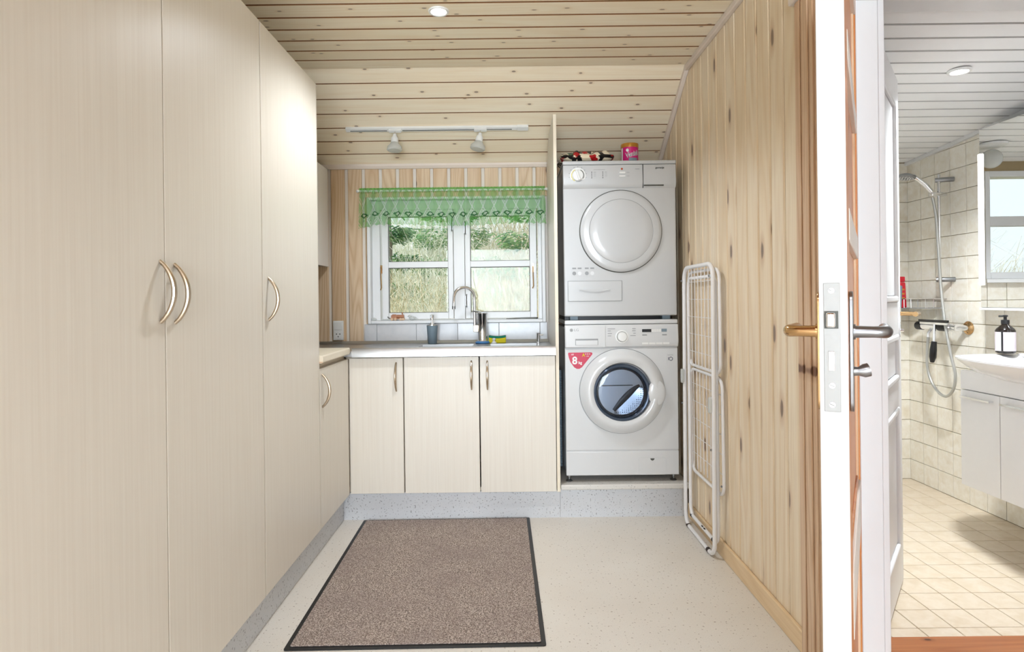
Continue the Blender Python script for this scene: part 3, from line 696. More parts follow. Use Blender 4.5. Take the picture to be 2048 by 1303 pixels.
MB().lathe([(.0055, 0), (.0045, .0015)], (.592, F-.0055, 1.789), 1, 16, -1).build('indicator_light', 'orangelight', cp2)
for z in (1.770, 1.752): MB().prism(rrect(.577, .609, z-.005, z+.004, .004), 1, yk-.0045, yk+.002).build('button', 'plasticw', cp2, bev=.0012); MB().box(.617, .630, yk-.0006, yk+.001, z-.001, z+.001).build('printed_line', 'greyline', cp2)
MB().box(.660, .682, F-.006, F-.004, 1.786, 1.789).build('printed_line', 'greyline', cp2)
MB().box(.446, .505, F-.0062, F-.004, 1.7855, 1.7875).build('printed_line', 'greyline', cp2)
text('gorenje', .014, 'darkline', wd, (.787, F-.0062, 1.793), off=.0004, sx=1.05)
lb = MB().box(.327, .455, F+.0028, F+.0040, 1.240, 1.290).build('instruction_label', 'enamel2', td)
for i, x in enumerate((.337, .365, .402, .430)):
    MB().lathe([(.010, 0), (.010, .0006)], (x+.004, F+.0028, 1.254), 1, 18, -1).build('printed_symbol', 'greyline' if i % 2 == 0 else 'enamel', lb)
    MB().box(x-.006, x+.014, F+.0022, F+.0028, 1.276, 1.284).build('printed_line', 'greyline', lb)

# floral cloth bundle and tub on the dryer
cb = MB(); nx_, ny_ = 40, 22
for sgn in (1, -1):
    for i in range(nx_+1):
        for j in range(ny_+1):
            u = i/nx_*2-1; v = j/ny_*2-1
            edge = max(0, 1-abs(u)**5)**.5*max(0, 1-abs(v)**4)**.5
            th = .026+.012*math.sin(u*7+.6)*math.cos(v*3)+.006*math.sin(u*17+v*5)
            x = .420+.142*u*(1-.04*v*v)+.004*math.sin(v*8); y = 3.30+.138*v
            droop = -.016*max(0, -v-.78)/.22*math.exp(-((u+.1)/.55)**2)
            z = 1.8335+.030+(th*edge*1.1 if sgn > 0 else -.0285*edge)+droop*(1 if sgn > 0 else 0)
            cb.v.append((x, y, z))
    o0 = 0 if sgn > 0 else (nx_+1)*(ny_+1)
    for i in range(nx_):
        for j in range(ny_):
            a = o0+i*(ny_+1)+j; cb.f.append((a, a+ny_+1, a+ny_+2, a+1))
tag(cb.build('folded_cloth', 'cloth'), 'folded floral cloth in black, cream and red lying on the dryer', 'cloth')
tub = thing('detergent_tub', 'pink tub with gold lid standing on the dryer', 'tub', (.662, 3.3, 1.8335))
R = .0455
MB().lathe([(R-.004, 0), (R, .003), (R, .094), (R-.002, .096)], (.662, 3.3, 1.8335), 2, 36).build('body', 'magenta', tub)
MB().lathe([(R+.0015, .0945), (R+.002, .112), (R, .1165), (R-.006, .118), (0, .118)], (.662, 3.3, 1.8335), 2, 36).build('lid', 'gold', tub)
def band(z0, z1, mat, a0=-PI, a1=PI, nm='label_band', dr=.0006):
    q = MB(); n = 24
    for i in range(n+1):
        a = a0+(a1-a0)*i/n
        for z in (z0, z1): q.v.append((.662+(R+dr)*math.sin(a), 3.3-(R+dr)*math.cos(a), z))
    q.f = [(2*i, 2*i+2, 2*i+3, 2*i+1) for i in range(n)]; q.build(nm, mat, tub)
band(1.8405, 1.849, 'gold'); band(1.851, 1.870, 'greyblue', -.3, .8); band(1.85, 1.925, 'plasticw', -1.4, -1.08)
MB().ell((.643, 3.3-R+.004, 1.910), (.009, .003, .009), 14, 8).build('label_flower', 'plasticw', tub)
for off, mt, yy_ in ((.0016, 'plasticw', 3.2536), (0, 'navy', 3.2524)):
    text('Vanish', .034, mt, tub, (.668, yy_, 1.890), rot=(PI/2, -.24, 0), off=off, wrap=(.662, 3.3, R, .14), shear=.1, sx=.86)

# ------------------------------------------------------------------ hose in the gap beside the washing machine
hz = MB(); pts = []; rr = []
for i in range(80):
    pts.append((.2705, 3.32, .22+.52*i/79)); rr.append(.0115+.0022*(i % 2))
tag(hz.tube(pts, rr, 10).build('drain_hose', 'greyblue'), 'grey ribbed hose in the gap left of the washing machine', 'hose')

# ------------------------------------------------------------------ folding drying rack
rk = thing('drying_rack', 'folded white wire drying rack leaning on the board wall', 'drying rack', (.87, 2.85, 0))
def loop(X0, X1, ya, yb, z0, z1, r, n=6, open_top=False):
    o = rrect(ya, yb, z0, z1, r, n); zz = lambda z: X0+(X1-X0)*(z-z0)/(z1-z0)
    return [(zz(z), y, z) for y, z in o]
Yn, Yf = 2.575, 3.045
MB().tube(loop(.868, .874, Yn+.04, Yf, .0105, 1.268, .06), .0095, 12, True).build('leg_frame', 'rackwhite', rk)
MB().tube(loop(.888, .889, Yn+.055, Yf-.02, .058, 1.215, .045), .0085, 12, True).build('inner_leg_frame', 'rackwhite', rk)
up_ = MB().tube(loop(.896, .894, Yn+.02, Yf-.01, .795, 1.245, .05), .007, 10, True).build('upper_wing', 'rackwhite', rk)
lo_ = MB().tube(loop(.903, .9, Yn+.015, Yf-.01, .275, .775, .05), .007, 10, True).build('lower_wing', 'rackwhite', rk)
for wing, za, zb, xw in ((up_, .80, 1.262, .880), (lo_, .30, .772, .899)):
    for i in range(8):
        y = Yn+.075+(Yf-Yn-.13)*i/7; MB().tube([(xw, y, za), (xw, y, zb)], .0019, 6).build('wire', 'rackwhite', wing)
    for i in range(5):
        z = za+(zb-za)*(i+.8)/5.6; MB().tube([(xw+.002, Yn+.03, z), (xw+.002, Yf-.02, z)], .0015, 6).build('cross_wire', 'rackwhite', wing)
for y, z, x in ((Yn+.045, 1.215, .862), (Yf-.005, 1.205, .862), (Yn+.042, .47, .861), (Yf, .60, .861), (Yn+.02, .32, .897)):
    MB().ell((x-.004, y, z), (.004, .005, .005), 10, 8).build('rivet', 'steelgrey', rk)
for y, z in ((Yf-.005, .735), (Yn+.05, .66)):
    MB().prism(rrect(y-.014, y+.014, z-.035, z+.035, .012), 0, .852, .866).build('hinge_clip', 'frost', rk, bev=.003)
for y in (Yn+.11, Yf-.06): MB().tube([(.868, y, .0105), (.868, y+.022, .0105)], .0106, 12).build('rubber_foot', 'pegblack', rk)
for y in (Yn+.10, Yf-.055): MB().tube([(.888, y, .058), (.888, y+.02, .058)], .0102, 12).build('rubber_foot', 'pegblack', rk)
for y, z in ((2.80, .0665), (2.83, .0665)): MB().ell((.8825, y, z), (.004, .012, .003), 8, 6).build('paint_chip', 'pegblack', rk)

# ------------------------------------------------------------------ door mat
mt = thing('door_mat', 'brown grey ribbed mat with black rubber edge on the floor', 'mat', (-.32, 2.55, 0))
def matx(x, y, z): a = .012; return (-.322+(x*math.cos(a)-y*math.sin(a)), 2.558+(x*math.sin(a)+y*math.cos(a)), z)
MB().prism(rrect(-.424, .424, -.583, .583, .008, 3), 2, .0005, .004).xf(matx).build('rubber_edge', 'black', mt)
g = MB(); nx_, ny_ = 60, 80
g.prism(rrect(-.408, .408, -.566, .566, .006, 3), 2, .0042, .0085).xf(matx).build('pile', 'carpet', mt, bev=.002)

# ------------------------------------------------------------------ small things at the sink
sd = thing('soap_dispenser', 'grey soap dispenser with chrome pump at the sink', 'dispenser', (-.44, 3.58, .8705))
cx, cy = -.4485, 3.585
MB().lathe([(.024, 0), (.026, .003), (.032, .103), (.0325, .108), (.030, .109)], (cx, cy, .8705), 2, 32).build('body', 'greyblue', sd)
pm = MB().lathe([(.0335, .108), (.0335, .112), (.012, .113), (.011, .124), (.006, .126), (.006, .14), (.011, .141), (.0115, .166), (.009, .170), (0, .171)], (cx, cy, .8705), 2, 28).build('pump', 'chrome', sd)
MB().tube([(cx, cy, 1.030), (cx, cy-.03, 1.032), (cx, cy-.045, 1.024)], .005, 10).build('spout', 'chrome', pm)
fc = thing('sink_faucet', 'tall chrome sink faucet with arched spout', 'faucet', (-.150, 3.57, .8705))
fx, fy = -.154, 3.575
MB().lathe([(.036, 0), (.036, .006), (.030, .012), (.028, .02), (.0275, .165), (.030, .169), (.031, .177), (.026, .180), (0, .181)], (fx, fy, .8705), 2, 32).build('column', 'chrome', fc)
MB().lathe([(.040, 0), (.043, .004), (.041, .010), (.034, .014)], (fx, fy, .8705), 2, 32).build('base_ring', 'blue', fc)
MB().box(fx-.052, fx-.022, fy-.018, fy+.018, .938, .978).build('spout_block', 'nickel', fc, bev=.003)
pts = [(fx-.045, fy, .965), (fx-.045, fy, 1.09), (fx-.046, fy, 1.13)]
ac = arc((fx-.1025, fy-.01, 1.135), .0565, 0, PI, 16, (0, 2)); pts += [(p[0], fy-.05*(i/16), p[2]+.006) for i, p in enumerate(ac)]
pts += [(fx-.1605, fy-.052, 1.10), (fx-.161, fy-.053, 1.075)]
MB().tube(pts, .0088, 12).build('spout', 'chrome', fc); MB().tube([(fx-.161, fy-.053, 1.090), (fx-.161, fy-.053, 1.072)], .0098, 12).build('aerator', 'steelgrey', fc)
MB().tube([(fx-.01, fy-.01, 1.052), (fx-.05, fy-.05, 1.060)], [.007, .0055], 10).build('lever', 'chrome', fc)
spg = thing('sponge', 'yellow and green scouring sponge behind the sink', 'sponge', (-.066, 3.60, .8705))
sm = MB(); 
for x0, x1, z0, z1, nm, mat_ in ((-.118, -.018, .871, .898, 'foam', 'yellow'), (-.118, -.018, .8982, .9085, 'scouring_pad', 'green')):
    q = MB(); n = 12
    for i in range(n+1):
        x = x0+(x1-x0)*i/n; up = .006*(2*i/n-1)**2
        for y in (3.575, 3.635):
            q.v += [(x, y, z0+(up if nm != 'foam' else 0)), (x, y, z1+up)]
    for i in range(n):
        a = i*4; b = a+4
        q.f += [(a, b, b+1, a+1), (a+2, a+3, b+3, b+2), (a+1, b+1, b+3, a+3), (a, a+2, b+2, b)]
    q.f += [(0, 1, 3, 2), (n*4, n*4+2, n*4+3, n*4+1)]
    q.build(nm, mat_, spg, bev=.003)
pg = thing('sink_plug', 'small round white plug on the sink rim before the sponge', 'plug', (-.085, 3.55, .8705))
MB().lathe([(.014, 0), (.016, .004), (.010, .010), (.006, .014), (.010, .020), (.011, .026), (.006, .031), (0, .032)], (-.087, 3.552, .8705), 2, 20).build('body', 'plasticw', pg)
tb = thing('worktop_tap', 'little chrome tap knob at the right end of the steel worktop', 'tap', (.17, 3.60, .8705))
MB().lathe([(.014, 0), (.014, .003), (.008, .006), (.008, .05), (.009, .054), (0, .055)], (.172, 3.60, .8705), 2, 20).build('stem', 'chrome', tb)
MB().tube([(.172, 3.60, .918), (.188, 3.598, .914), (.202, 3.596, .915)], [.003, .005, .003], 10).build('lever', 'chrome', tb)
ty = thing('toy_train', 'small brown wooden toy locomotive on the window ledge', 'toy', (-.675, 3.685, 1.0065))
q = MB(); q.box(-.712, -.630, 3.675, 3.697, 1.015, 1.021).box(-.706, -.672, 3.676, 3.696, 1.021, 1.038).box(-.700, -.678, 3.678, 3.694, 1.038, 1.043)
q.lathe([(.0095, 0), (.0095, .044)], (-.674, 3.686, 1.0305), 0, 16); q.lathe([(.003, 0), (.003, .014), (.005, .015), (.005, .019)], (-.640, 3.686, 1.036), 2, 12)
q.build('body', 'toy', ty, bev=.001)
for x in (-.700, -.680, -.648, -.634):
    for y in (3.671, 3.698): MB().lathe([(.0082, 0), (.0082, .003), (.003, .0035)], (x, y-.0015, 1.0148), 1, 16).build('wheel', 'casing', ty)
MB().tube([(-.712, 3.686, 1.018), (-.724, 3.686, 1.022), (-.728, 3.686, 1.030)], .003, 8).build('coupling', 'darkline', ty)
bd = thing('glass_bird', 'small frosted glass bird on the window ledge beside the toy train', 'ornament', (-.58, 3.685, 1.0065))
q = MB(); q.ell((-.580, 3.686, 1.019), (.019, .010, .0125), 18, 12); q.ell((-.596, 3.686, 1.031), (.009, .007, .008), 14, 10); q.tube([(-.566, 3.686, 1.020), (-.550, 3.686, 1.013)], [.008, .003], 10); q.tube([(-.603, 3.686, 1.031), (-.611, 3.686, 1.030)], [.003, .001], 8)
q.build('body', 'frost', bd)
gb = thing('glass_bead', 'clear glass bead in the left corner of the window ledge', 'ornament', (-.81, 3.672, 1.0065)); 
MB().ell((-.808, 3.676, 1.015), (.016, .009, .0085), 16, 10).build('body', 'frost', gb)
wp = thing('window_stay', 'thin dark metal stay lying on the right of the window ledge', 'window stay', (.08, 3.67, 1.0065))
MB().tube([(-.015, 3.674, 1.010), (.03, 3.672, 1.010), (.08, 3.674, 1.012), (.13, 3.672, 1.012), (.165, 3.676, 1.012)], [.002, .003, .0028, .0034, .0042], 8).build('bar', 'darkline', wp); MB().ell((.170, 3.676, 1.0115), (.006, .005, .005), 10, 8).build('knob', 'black', wp)
ol = thing('wall_outlet', 'white wall switch with socket on the board wall beside the window', 'outlet', (-1.02, 3.67, .95))
MB().box(-1.053, -.991, BY-.011, BY-.0005, .892, 1.009).build('plate', 'plasticw', ol, bev=.003)
MB().box(-1.045, -.999, BY-.0145, BY-.010, .954, 1.002).build('rocker', 'plasticw', ol, bev=.002)
sk = MB().box(-1.045, -.999, BY-.0135, BY-.010, .899, .950).build('socket', 'plasticw', ol, bev=.002)
for x, z in ((-1.032, .930), (-1.012, .930), (-1.022, .914)): MB().lathe([(.0034, 0), (.0034, .0006)], (x, BY-.0135, z), 1, 12, -1).build('socket_hole', 'black', sk)

# ------------------------------------------------------------------ lamps
def downlight(name, label, loc, watts, colour=(.87, .935, 1)):
    t = thing(name, label, 'ceiling light', loc, )
    x, y, z = loc
    MB().lathe([(.030, .002), (.032, -.004), (.040, -.005), (.042, 0), (.042, .004), (.030, .004)], loc, 2, 40).build('bezel', 'plasticw', t)
    MB().lathe([(.030, 0), (.022, .003), (0, .004)], loc, 2, 32, -1).build('lamp_face', 'lamp', t)
    l = light('lamp_light', 'SPOT', (x, y, z-.012), (0, 0, 0), watts, colour, spot_size=2.5, spot_blend=.6, shadow_soft_size=.05); l.parent = t; l.matrix_parent_inverse = Matrix.Translation(-t.location)
downlight('downlight', 'small round recessed spotlight lit in the pine ceiling', (-.268, 2.472, 2.289), 48)
downlight('downlight', 'added unseen fill spotlight in the pine ceiling behind the photographer', (-.268, -.4, 2.289), 40)  # unseen lamp added as fill for floor and cabinets
downlight('downlight', 'added unseen fill spotlight in the pine ceiling near the rear window', (-.268, -3.0, 2.289), 150)  # unseen lamp added so floor bounce lifts the ceiling
tk = thing('track_light', 'white ceiling track with two frosted glass spotlights above the window', 'track light', (-.39, 3.42, 2.09))
def slope_pt(x, d, s):    # d: distance below the boards, s: down-slope position
    y = 3.42+s*math.cos(sl)-d*math.sin(sl); z = ceilz(3.42)-s*math.sin(sl)-d*math.cos(sl); return (x, y, z)
def slab(m, x0, x1, s0_, s1_, d0, d1):
    vv = [slope_pt(x, d, s) for x in (x0, x1) for s, d in ((s0_, d0), (s1_, d0), (s1_, d1), (s0_, d1))]
    return m.add(vv, [(0, 1, 2, 3), (7, 6, 5, 4)]+[(i, (i+1) % 4, 4+(i+1) % 4, 4+i) for i in range(4)])
slab(MB(), -.895, .120, -.014, .012, .001, .019).build('rail', 'plasticw', tk, bev=.002)
for a, b in ((-.870, -.665), (-.580, -.175), (-.110, .030)): slab(MB(), a, b, .001, .006, .0188, .0196).build('slot', 'darkline', tk)
slab(MB(), .060, .122, -.016, .014, .001, .021).build('feed_box', 'plasticw', tk, bev=.002)
for x, rot in ((-.620, .0), (-.145, .18)):
    hd = slab(MB(), x-.035, x+.035, -.011, .010, .019, .030).build('adapter', 'plasticw', tk, bev=.002)
    p = Vector(slope_pt(x, .030, 0)); 
    MB().tube([p, p+Vector((0, -.006, -.018))], .004, 8).build('pin', 'chrome', hd)
    q0 = p+Vector((0, -.006, -.016)); 
    def tilt(X, Y, Z, q0=q0, rot=rot):
        v = Vector((X, Y, Z)); v = Matrix.Rotation(rot, 3, 'Y') @ v; v = Matrix.Rotation(-.12, 3, 'X') @ v; return q0+v
    MB().lathe([(.010, 0), (.011, -.012), (.019, -.022), (.021, -.05), (.0, -.051)][::-1], (0, 0, 0), 2, 28).xf(tilt).build('lamp_socket', 'plasticw', hd)
    MB().lathe([(.018, -.044), (.026, -.058), (.040, -.074), (.042, -.090), (.036, -.096), (.0, -.0985)], (0, 0, 0), 2, 32).xf(tilt).build('lamp_shade', 'frost', hd)

# ------------------------------------------------------------------ laundry-room door, standing ajar
HX, HY = .95, 1.66; du = Vector((-.5127, -.8585)); dn = Vector((-.8585, .5127)); DW, DT, DH = .827, .040, 1.925
def dxf(u, v, z): return (HX+du.x*u+dn.x*v, HY+du.y*u+dn.y*v, z)
d1 = rootst('door_1', (HX, HY, 0), 'open panelled door seen edge on, white edge, pine face')
def dbox(name, mat, u0, u1, v0, v1, z0, z1, parent=d1, bev=0, **kw): return MB().box(u0, u1, v0, v1, z0, z1).xf(dxf).build(name, mat, parent, bev, **kw)
dbox('core', 'white', .010, DW-.001, .012, DT, .008, DH)
dbox('edge_strip', 'dimwhite', DW-.001, DW+.0005, .0, DT, .008, DH, bev=.0008)
for u0, u1 in ((.002, .105), (DW-.105, DW-.0012)): dbox('stile', 'orange', u0, u1, .0, .012, .008, DH)
for z0, z1 in ((.008, .12), (.535, .65), (1.215, 1.27), (1.535, 1.575), (1.84, DH)): dbox('rail', 'limed_and_sheen', .106, DW-.106, -.001, .012, z0, z1, bev=.002)  # pale rails paint in the grazing reflection on the pine face
for z0, z1 in ((.12, .535), (.65, 1.215), (1.27, 1.535), (1.575, 1.84)):
    pnl = dbox('panel', 'orange', .106, DW-.106, .009, .0125, z0, z1)
    for u0, u1 in ((.106, .122), (DW-.122, DW-.106)): dbox('moulding', 'casing', u0, u1, .003, .011, z0, z1, parent=pnl, bev=.003)
    dbox('moulding', 'orange', .106, DW-.106, .004, .011, z0, z0+.014, parent=pnl, bev=.003)
lp = dbox('lock_plate', 'plate', DW+.0003, DW+.0016, .0105, .0335, .939, 1.141, bev=.0006)
dbox('latch', 'chrome', DW+.001, DW+.011, .0165, .030, 1.071, 1.095, parent=lp, bev=.003)
dbox('latch_opening', 'darkline', DW+.0014, DW+.0018, .013, .0325, 1.0695, 1.097, parent=lp)
dbox('deadbolt', 'chrome', DW+.001, DW+.0024, .0185, .0275, 1.003, 1.034, parent=lp, bev=.0008)
for z in (1.129, .980, .950):
    sc_ = MB().lathe([(.0048, 0), (.0044, .0009), (0, .0011)], (0, 0, 0), 0, 18).xf(lambda x, y, z_, z=z: dxf(DW+.0014+x, .0225+y, z+z_)).build('screw', 'chrome', lp)
    MB().box(0, .0003, -.0040, .0040, -.0005, .0005).xf(lambda x, y, z_, z=z: dxf(DW+.0025+x, .0225+y*.9+z_*.4, z+z_+y*.4)).build('screw_slot', 'black', sc_)
for v0, sgn, mat_ in ((0, -1, 'steelgrey'), (DT, 1, 'brass')):
    uc = DW-.058
    es = MB().prism(rrect(uc-.017, uc+.017, .932, 1.128, .016), 1, v0+sgn*.0005, v0+sgn*.006).xf(dxf).build('escutcheon', mat_, d1, bev=.001)
    pts = [(uc, v0+sgn*.005, 1.062), (uc, v0+sgn*.034, 1.062)]+[(uc-.017+.017*math.cos(a), v0+sgn*(.034+.017*math.sin(a)), 1.062) for a in (.4, .8, 1.2, PI/2)]+[(uc-.06, v0+sgn*.051, 1.062), (uc-.118, v0+sgn*.050, 1.062)]
    MB().tube([dxf(*p) for p in pts], [.010, .0092, .0095, .010, .0105, .0105, .0100, .0098], 16).build('lever', mat_, es)
    MB().tube([dxf(uc, v0+sgn*.005, 1.062), dxf(uc, v0+sgn*.009, 1.062)], .0125, 16).build('collar', mat_, es)
kn = MB().tube([dxf(DW-.058, -.005, .998), dxf(DW-.058, -.012, .998), dxf(DW-.060, -.020, .999), dxf(DW-.062, -.027, 1.001)], [.008, .007, .011, .011], 12).build('thumb_turn', 'steelgrey', d1)
# white lining of that opening
j1 = MB(); j1.box(.953, 1.037, 1.68, 1.705, 0, 1.945).box(1.020, 1.037, 1.6765, 1.68, 0, 1.945).box(RX, 1.037, .82, 1.68, 1.93, 1.945).box(RX, 1.037, .80, .822, 0, 1.945)
struct(j1.build('trim_7', 'white', bev=.003), 'white painted door lining right of the open door')

# ------------------------------------------------------------------ hall and bathroom shell
BX0, BX1, BYb = 1.10, 2.452, 3.752
struct(box('floor_hall', 'hallfloor', (1.04, 3.1, -1.6, 1.95, -.06, 0)), 'wooden hall floor')
h = MB(); h.box(3.0, 3.1, -1.6, 1.85, 0, 2.4); h.box(1.04, 1.3, -1.6, -1.5, 0, 2.4).box(2.7, 3.1, -1.6, -1.5, 0, 2.4).box(1.3, 2.7, -1.6, -1.5, 0, .65).box(1.3, 2.7, -1.6, -1.5, 2.05, 2.4)
struct(h.build('wall_hall', 'white', smooth=False), 'white hall walls')
struct(box('ceiling_hall', 'white', (1.04, 3.1, -1.6, 1.86, 2.3, 2.4)), 'white hall ceiling')
h = MB(); h.box(1.031, 1.115, 1.86, 1.95, 0, 2.4).box(1.98, 3.1, 1.86, 1.95, 0, 2.4).box(1.115, 1.98, 1.86, 1.95, 2.045, 2.4)
struct(h.build('wall_partition', 'white', smooth=False), 'white wall around the bathroom doorway')
struct(MB().box(1.108, 1.126, 1.845, 1.965, 0, 2.045).box(1.96, 1.98, 1.845, 1.965, 0, 2.045).box(1.126, 1.96, 1.845, 1.965, 2.028, 2.045).build('trim_8', 'white', bev=.002), 'white frame of the bathroom doorway')
struct(box('trim_9', 'redwood', (1.126, 1.96, 1.80, 1.985, .0, .016), bev=.004), 'reddish wooden threshold of the bathroom')
struct(box('wall_bath_left', 'white', (1.031, BX0, 1.951, 3.80, 0, 2.4)), 'white side wall of the bathroom')
T, G = .1206, .0028
fbm = struct(box('floor_bath', 'grout', (BX0, BX1+.1, 1.95, BYb+.06, -.06, -.004)), 'cream tiled bathroom floor')
tm = MB().box(-T/2+G/2, T/2-G/2, -T/2+G/2, T/2-G/2, -.008, 0).mesh('tile', False); tm.materials.append(M['floortile'])
y = BYb-T/2
while y > 1.99:
    x = BX1-T/2
    while x > BX0-.02:
        o = link('tile', tm, fbm, .0012, 1, loc=(x, y, 0)); x -= T
    y -= T
def bceil(y): return 1.932+(BYb-y)*.066
wbr = struct(MB().box(BX1+.006, BX1+.1, 1.95, BYb+.1, 0, 2.3).build('wall_bath_right', 'grout', smooth=False), 'beige tiled bathroom wall with the shower and basin')
tm = MB().box(-.008, .002, -T/2+G/2, T/2-G/2, -T/2+G/2, T/2-G/2).xf(lambda x, y, z: (x+.006, y, z)).mesh('tile', False); tm.materials.append(M['walltile'])
iy = 0
while BYb-T*(iy+.5) > 2.1:
    for iz in range(17):
        if T*(iz+1) > 2.08: continue
        link('tile', tm, wbr, .001, 1, loc=(BX1, BYb-T*(iy+.5), T*(iz+.5)))
    iy += 1
BW = (1.03+.02, 1.735, 1.215, 1.875)
h = MB(); h.box(1.04, BW[0], BYb+.006, BYb+.1, 0, 2.3).box(BW[1], BX1+.1, BYb+.006, BYb+.1, 0, 2.3).box(BW[0], BW[1], BYb+.006, BYb+.1, 0, BW[2]).box(BW[0], BW[1], BYb+.006, BYb+.1, BW[3], 2.3)
wbb = struct(h.build('wall_bath_back', 'grout', smooth=False), 'beige tiled outer wall of the bathroom')
tm = MB().box(-T/2+G/2, T/2-G/2, -.002, .008, -T/2+G/2, T/2-G/2).mesh('tile', False); tm.materials.append(M['walltile'])
for ix in range(12):
    xc = BX1-T*(ix+.5)
    if xc < BX0: continue
    for iz in range(16):
        zc = T*(iz+.5)
        if xc-T/2 < BW[1] and zc+T/2 > BW[2] and zc-T/2 < BW[3]: continue
        if zc > 1.95: continue
        link('tile', tm, wbb, .001, 1, loc=(xc, BYb, zc))
w2 = rootst('window_2', (1.4, BYb, 1.2), 'white bathroom window seen in the mirror')
q = MB(); frame4(q, BW[0], BW[1], BW[2], BW[3], .03, .03, .04, .035, BYb-.004, BYb+.09); q.box(BW[0]+.03, BW[1]-.03, BYb+.02, BYb+.07, 1.54, 1.60); q.build('frame', 'white', w2, bev=.003)
for z0, z1 in ((1.255, 1.54), (1.60, 1.84)): MB().box(BW[0]+.03, BW[1]-.03, BYb+.045, BYb+.049, z0, z1).build('pane', 'pane', w2, smooth=False)
MB().box(BW[0]-.02, BW[1]+.03, BYb-.05, BYb+.0, 1.19, 1.214).build('sill', 'white', w2, bev=.003)
# bathroom ceiling boards
cbk = MB().prism([(1.95, bceil(1.95)+.014), (BYb+.1, bceil(BYb)+.008), (BYb+.1, 2.4), (1.95, 2.4)], 0, 1.04, BX1+.1)
ceb = struct(cbk.build('ceiling_bath', 'jointshade', smooth=False), 'white boarded bathroom ceiling')
pw = .098; y = BYb; sb_ = math.atan(.066)
while y-pw > 1.9:
    yc = y-pw/2; q = MB().prism([(p[0], p[1]) for p in board(0, pw, .014, .006, .003)], 0, 1.06, BX1)
    q.xf(lambda x, yv, z, yc=yc: (x, yc+yv, bceil(yc)+.014+z-yv*.066)).build('plank', 'bathwhite', ceb, smooth=False)
    side_mat(ceb.children[-1].data, 'jointshade'); y -= pw
struct(MB().prism([(1.98, bceil(1.98)-.001), (BYb, bceil(BYb)-.001), (BYb, bceil(BYb)-.02), (1.98, bceil(1.98)-.02)], 0, BX1-.018, BX1-.0015).build('trim_10', 'white', smooth=False), 'white moulding over the bathroom tiles')
downlight('downlight', 'small round recessed spotlight lit in the white bathroom ceiling', (1.812, 2.447, 2.012), 108, (.90, .955, 1))
gl_ = thing('globe_lamp', 'white globe ceiling lamp seen in the bathroom mirror', 'ceiling light', (1.97, 3.4, 1.95))
MB().lathe([(.075, 0), (.075, .012), (.05, .02)], (1.97, 3.4, bceil(3.4)-.001), 2, 32, -1).build('base', 'plasticw', gl_)
MB().ell((1.97, 3.4, 1.872), (.052, .052, .052), 28, 18).build('globe', 'frost', gl_)

# ------------------------------------------------------------------ bathroom door
d2 = rootst('door_2', (1.152, 1.975, 0), 'white panelled bathroom door standing open')
bu = Vector((.617, .787)); bn = Vector((.787, -.617)); O2 = Vector((1.172, 1.937)); W2 = .59
def bxf(u, v, z): return (O2.x+bu.x*u+bn.x*v, O2.y+bu.y*u+bn.y*v, z)
def bb(name, mat, u0, u1, v0, v1, z0, z1, parent=d2, bev=0): return MB().box(u0, u1, v0, v1, z0, z1).xf(bxf).build(name, mat, parent, bev)
bb('core', 'white', .002, W2, -.034, -.012, .010, 1.962)
for u0, u1 in ((.0, .095), (W2-.095, W2)): bb('stile', 'white', u0, u1, -.012, 0, .010, 1.962, bev=.0015)
rails = ((.010, .165), (.70, .80), (.975, 1.095), (1.855, 1.962)); prev = None
for z0, z1 in rails: bb('rail', 'white', .096, W2-.096, -.012, .0, z0, z1, bev=.0015)
for (a, b), (c, d) in zip(rails[:-1], rails[1:]):
    p_ = bb('panel', 'white', .12, W2-.12, -.012, -.006, b+.025, c-.025, bev=.003)
    m_ = MB(); frame4(m_, .097, W2-.097, b+.001, c-.001, .022, .022, .022, .022, -.012, .006); m_.xf(bxf).build('moulding', 'white', p_, bev=.006)
es = MB().prism(rrect(W2-.052, W2-.022, .96, 1.075, .012), 1, .0003, .004).xf(bxf).build('escutcheon', 'chrome', d2)
MB().tube([bxf(W2-.037, .003, 1.05), bxf(W2-.037, .045, 1.05), bxf(W2-.045, .056, 1.05), bxf(W2-.06, .060, 1.05), bxf(W2-.12, .058, 1.05)], [.008, .008, .010, .011, .009], 12).build('lever', 'brass', es)
MB().tube([bxf(W2-.037, .003, .985), bxf(W2-.037, .014, .985)], [.006, .005], 10).build('key_knob', 'chrome', es)

# ------------------------------------------------------------------ bathroom things
SX = 2.385
sh = thing('shower_set', 'chrome shower rail with hand shower and hose on the tiled wall', 'shower', (2.39, 3.36, 1.2))
MB().tube([(SX, 3.385, 1.785), (SX, 3.385, 1.19)], .009, 14).build('rail', 'chrome', sh)
for z in (1.755, 1.205):
    MB().tube([(SX-.012, 3.395, z), (SX, 3.385, z), (BX1-.001, 3.36, z)], .013, 14).build('rail_bracket', 'steelgrey', sh)
MB().box(SX-.05, SX+.035, 3.365, 3.40, 1.665, 1.685).build('holder', 'chrome', sh, bev=.004)
hs = MB().tube([(SX-.04, 3.385, 1.69), (SX-.075, 3.39, 1.735), (SX-.105, 3.40, 1.765), (SX-.13, 3.405, 1.782)], [.012, .013, .012, .014], 14).build('hand_shower', 'chrome', sh)
hd_ = MB().lathe([(.012, .03), (.03, .024), (.052, .012), (.054, .004), (.050, 0), (0, -.001)], (0, 0, 0), 2, 32)
hd_.xf(lambda x, y, z: (SX-.17+x*.96+z*.2, 3.41+y*.98-z*.1, 1.770+z*.95-x*.12)).build('shower_head', 'steelgrey', hs)
for r_, n_ in ((.015, 6), (.028, 12), (.040, 16)):
    for i in range(n_):
        a = 2*PI*i/n_; x, y = r_*math.cos(a), r_*math.sin(a)
        MB().ell((SX-.17+x*.96, 3.41+y, 1.7695-x*.12), (.0032, .0032, .003), 6, 4).build('nozzle', 'plasticw', hs)
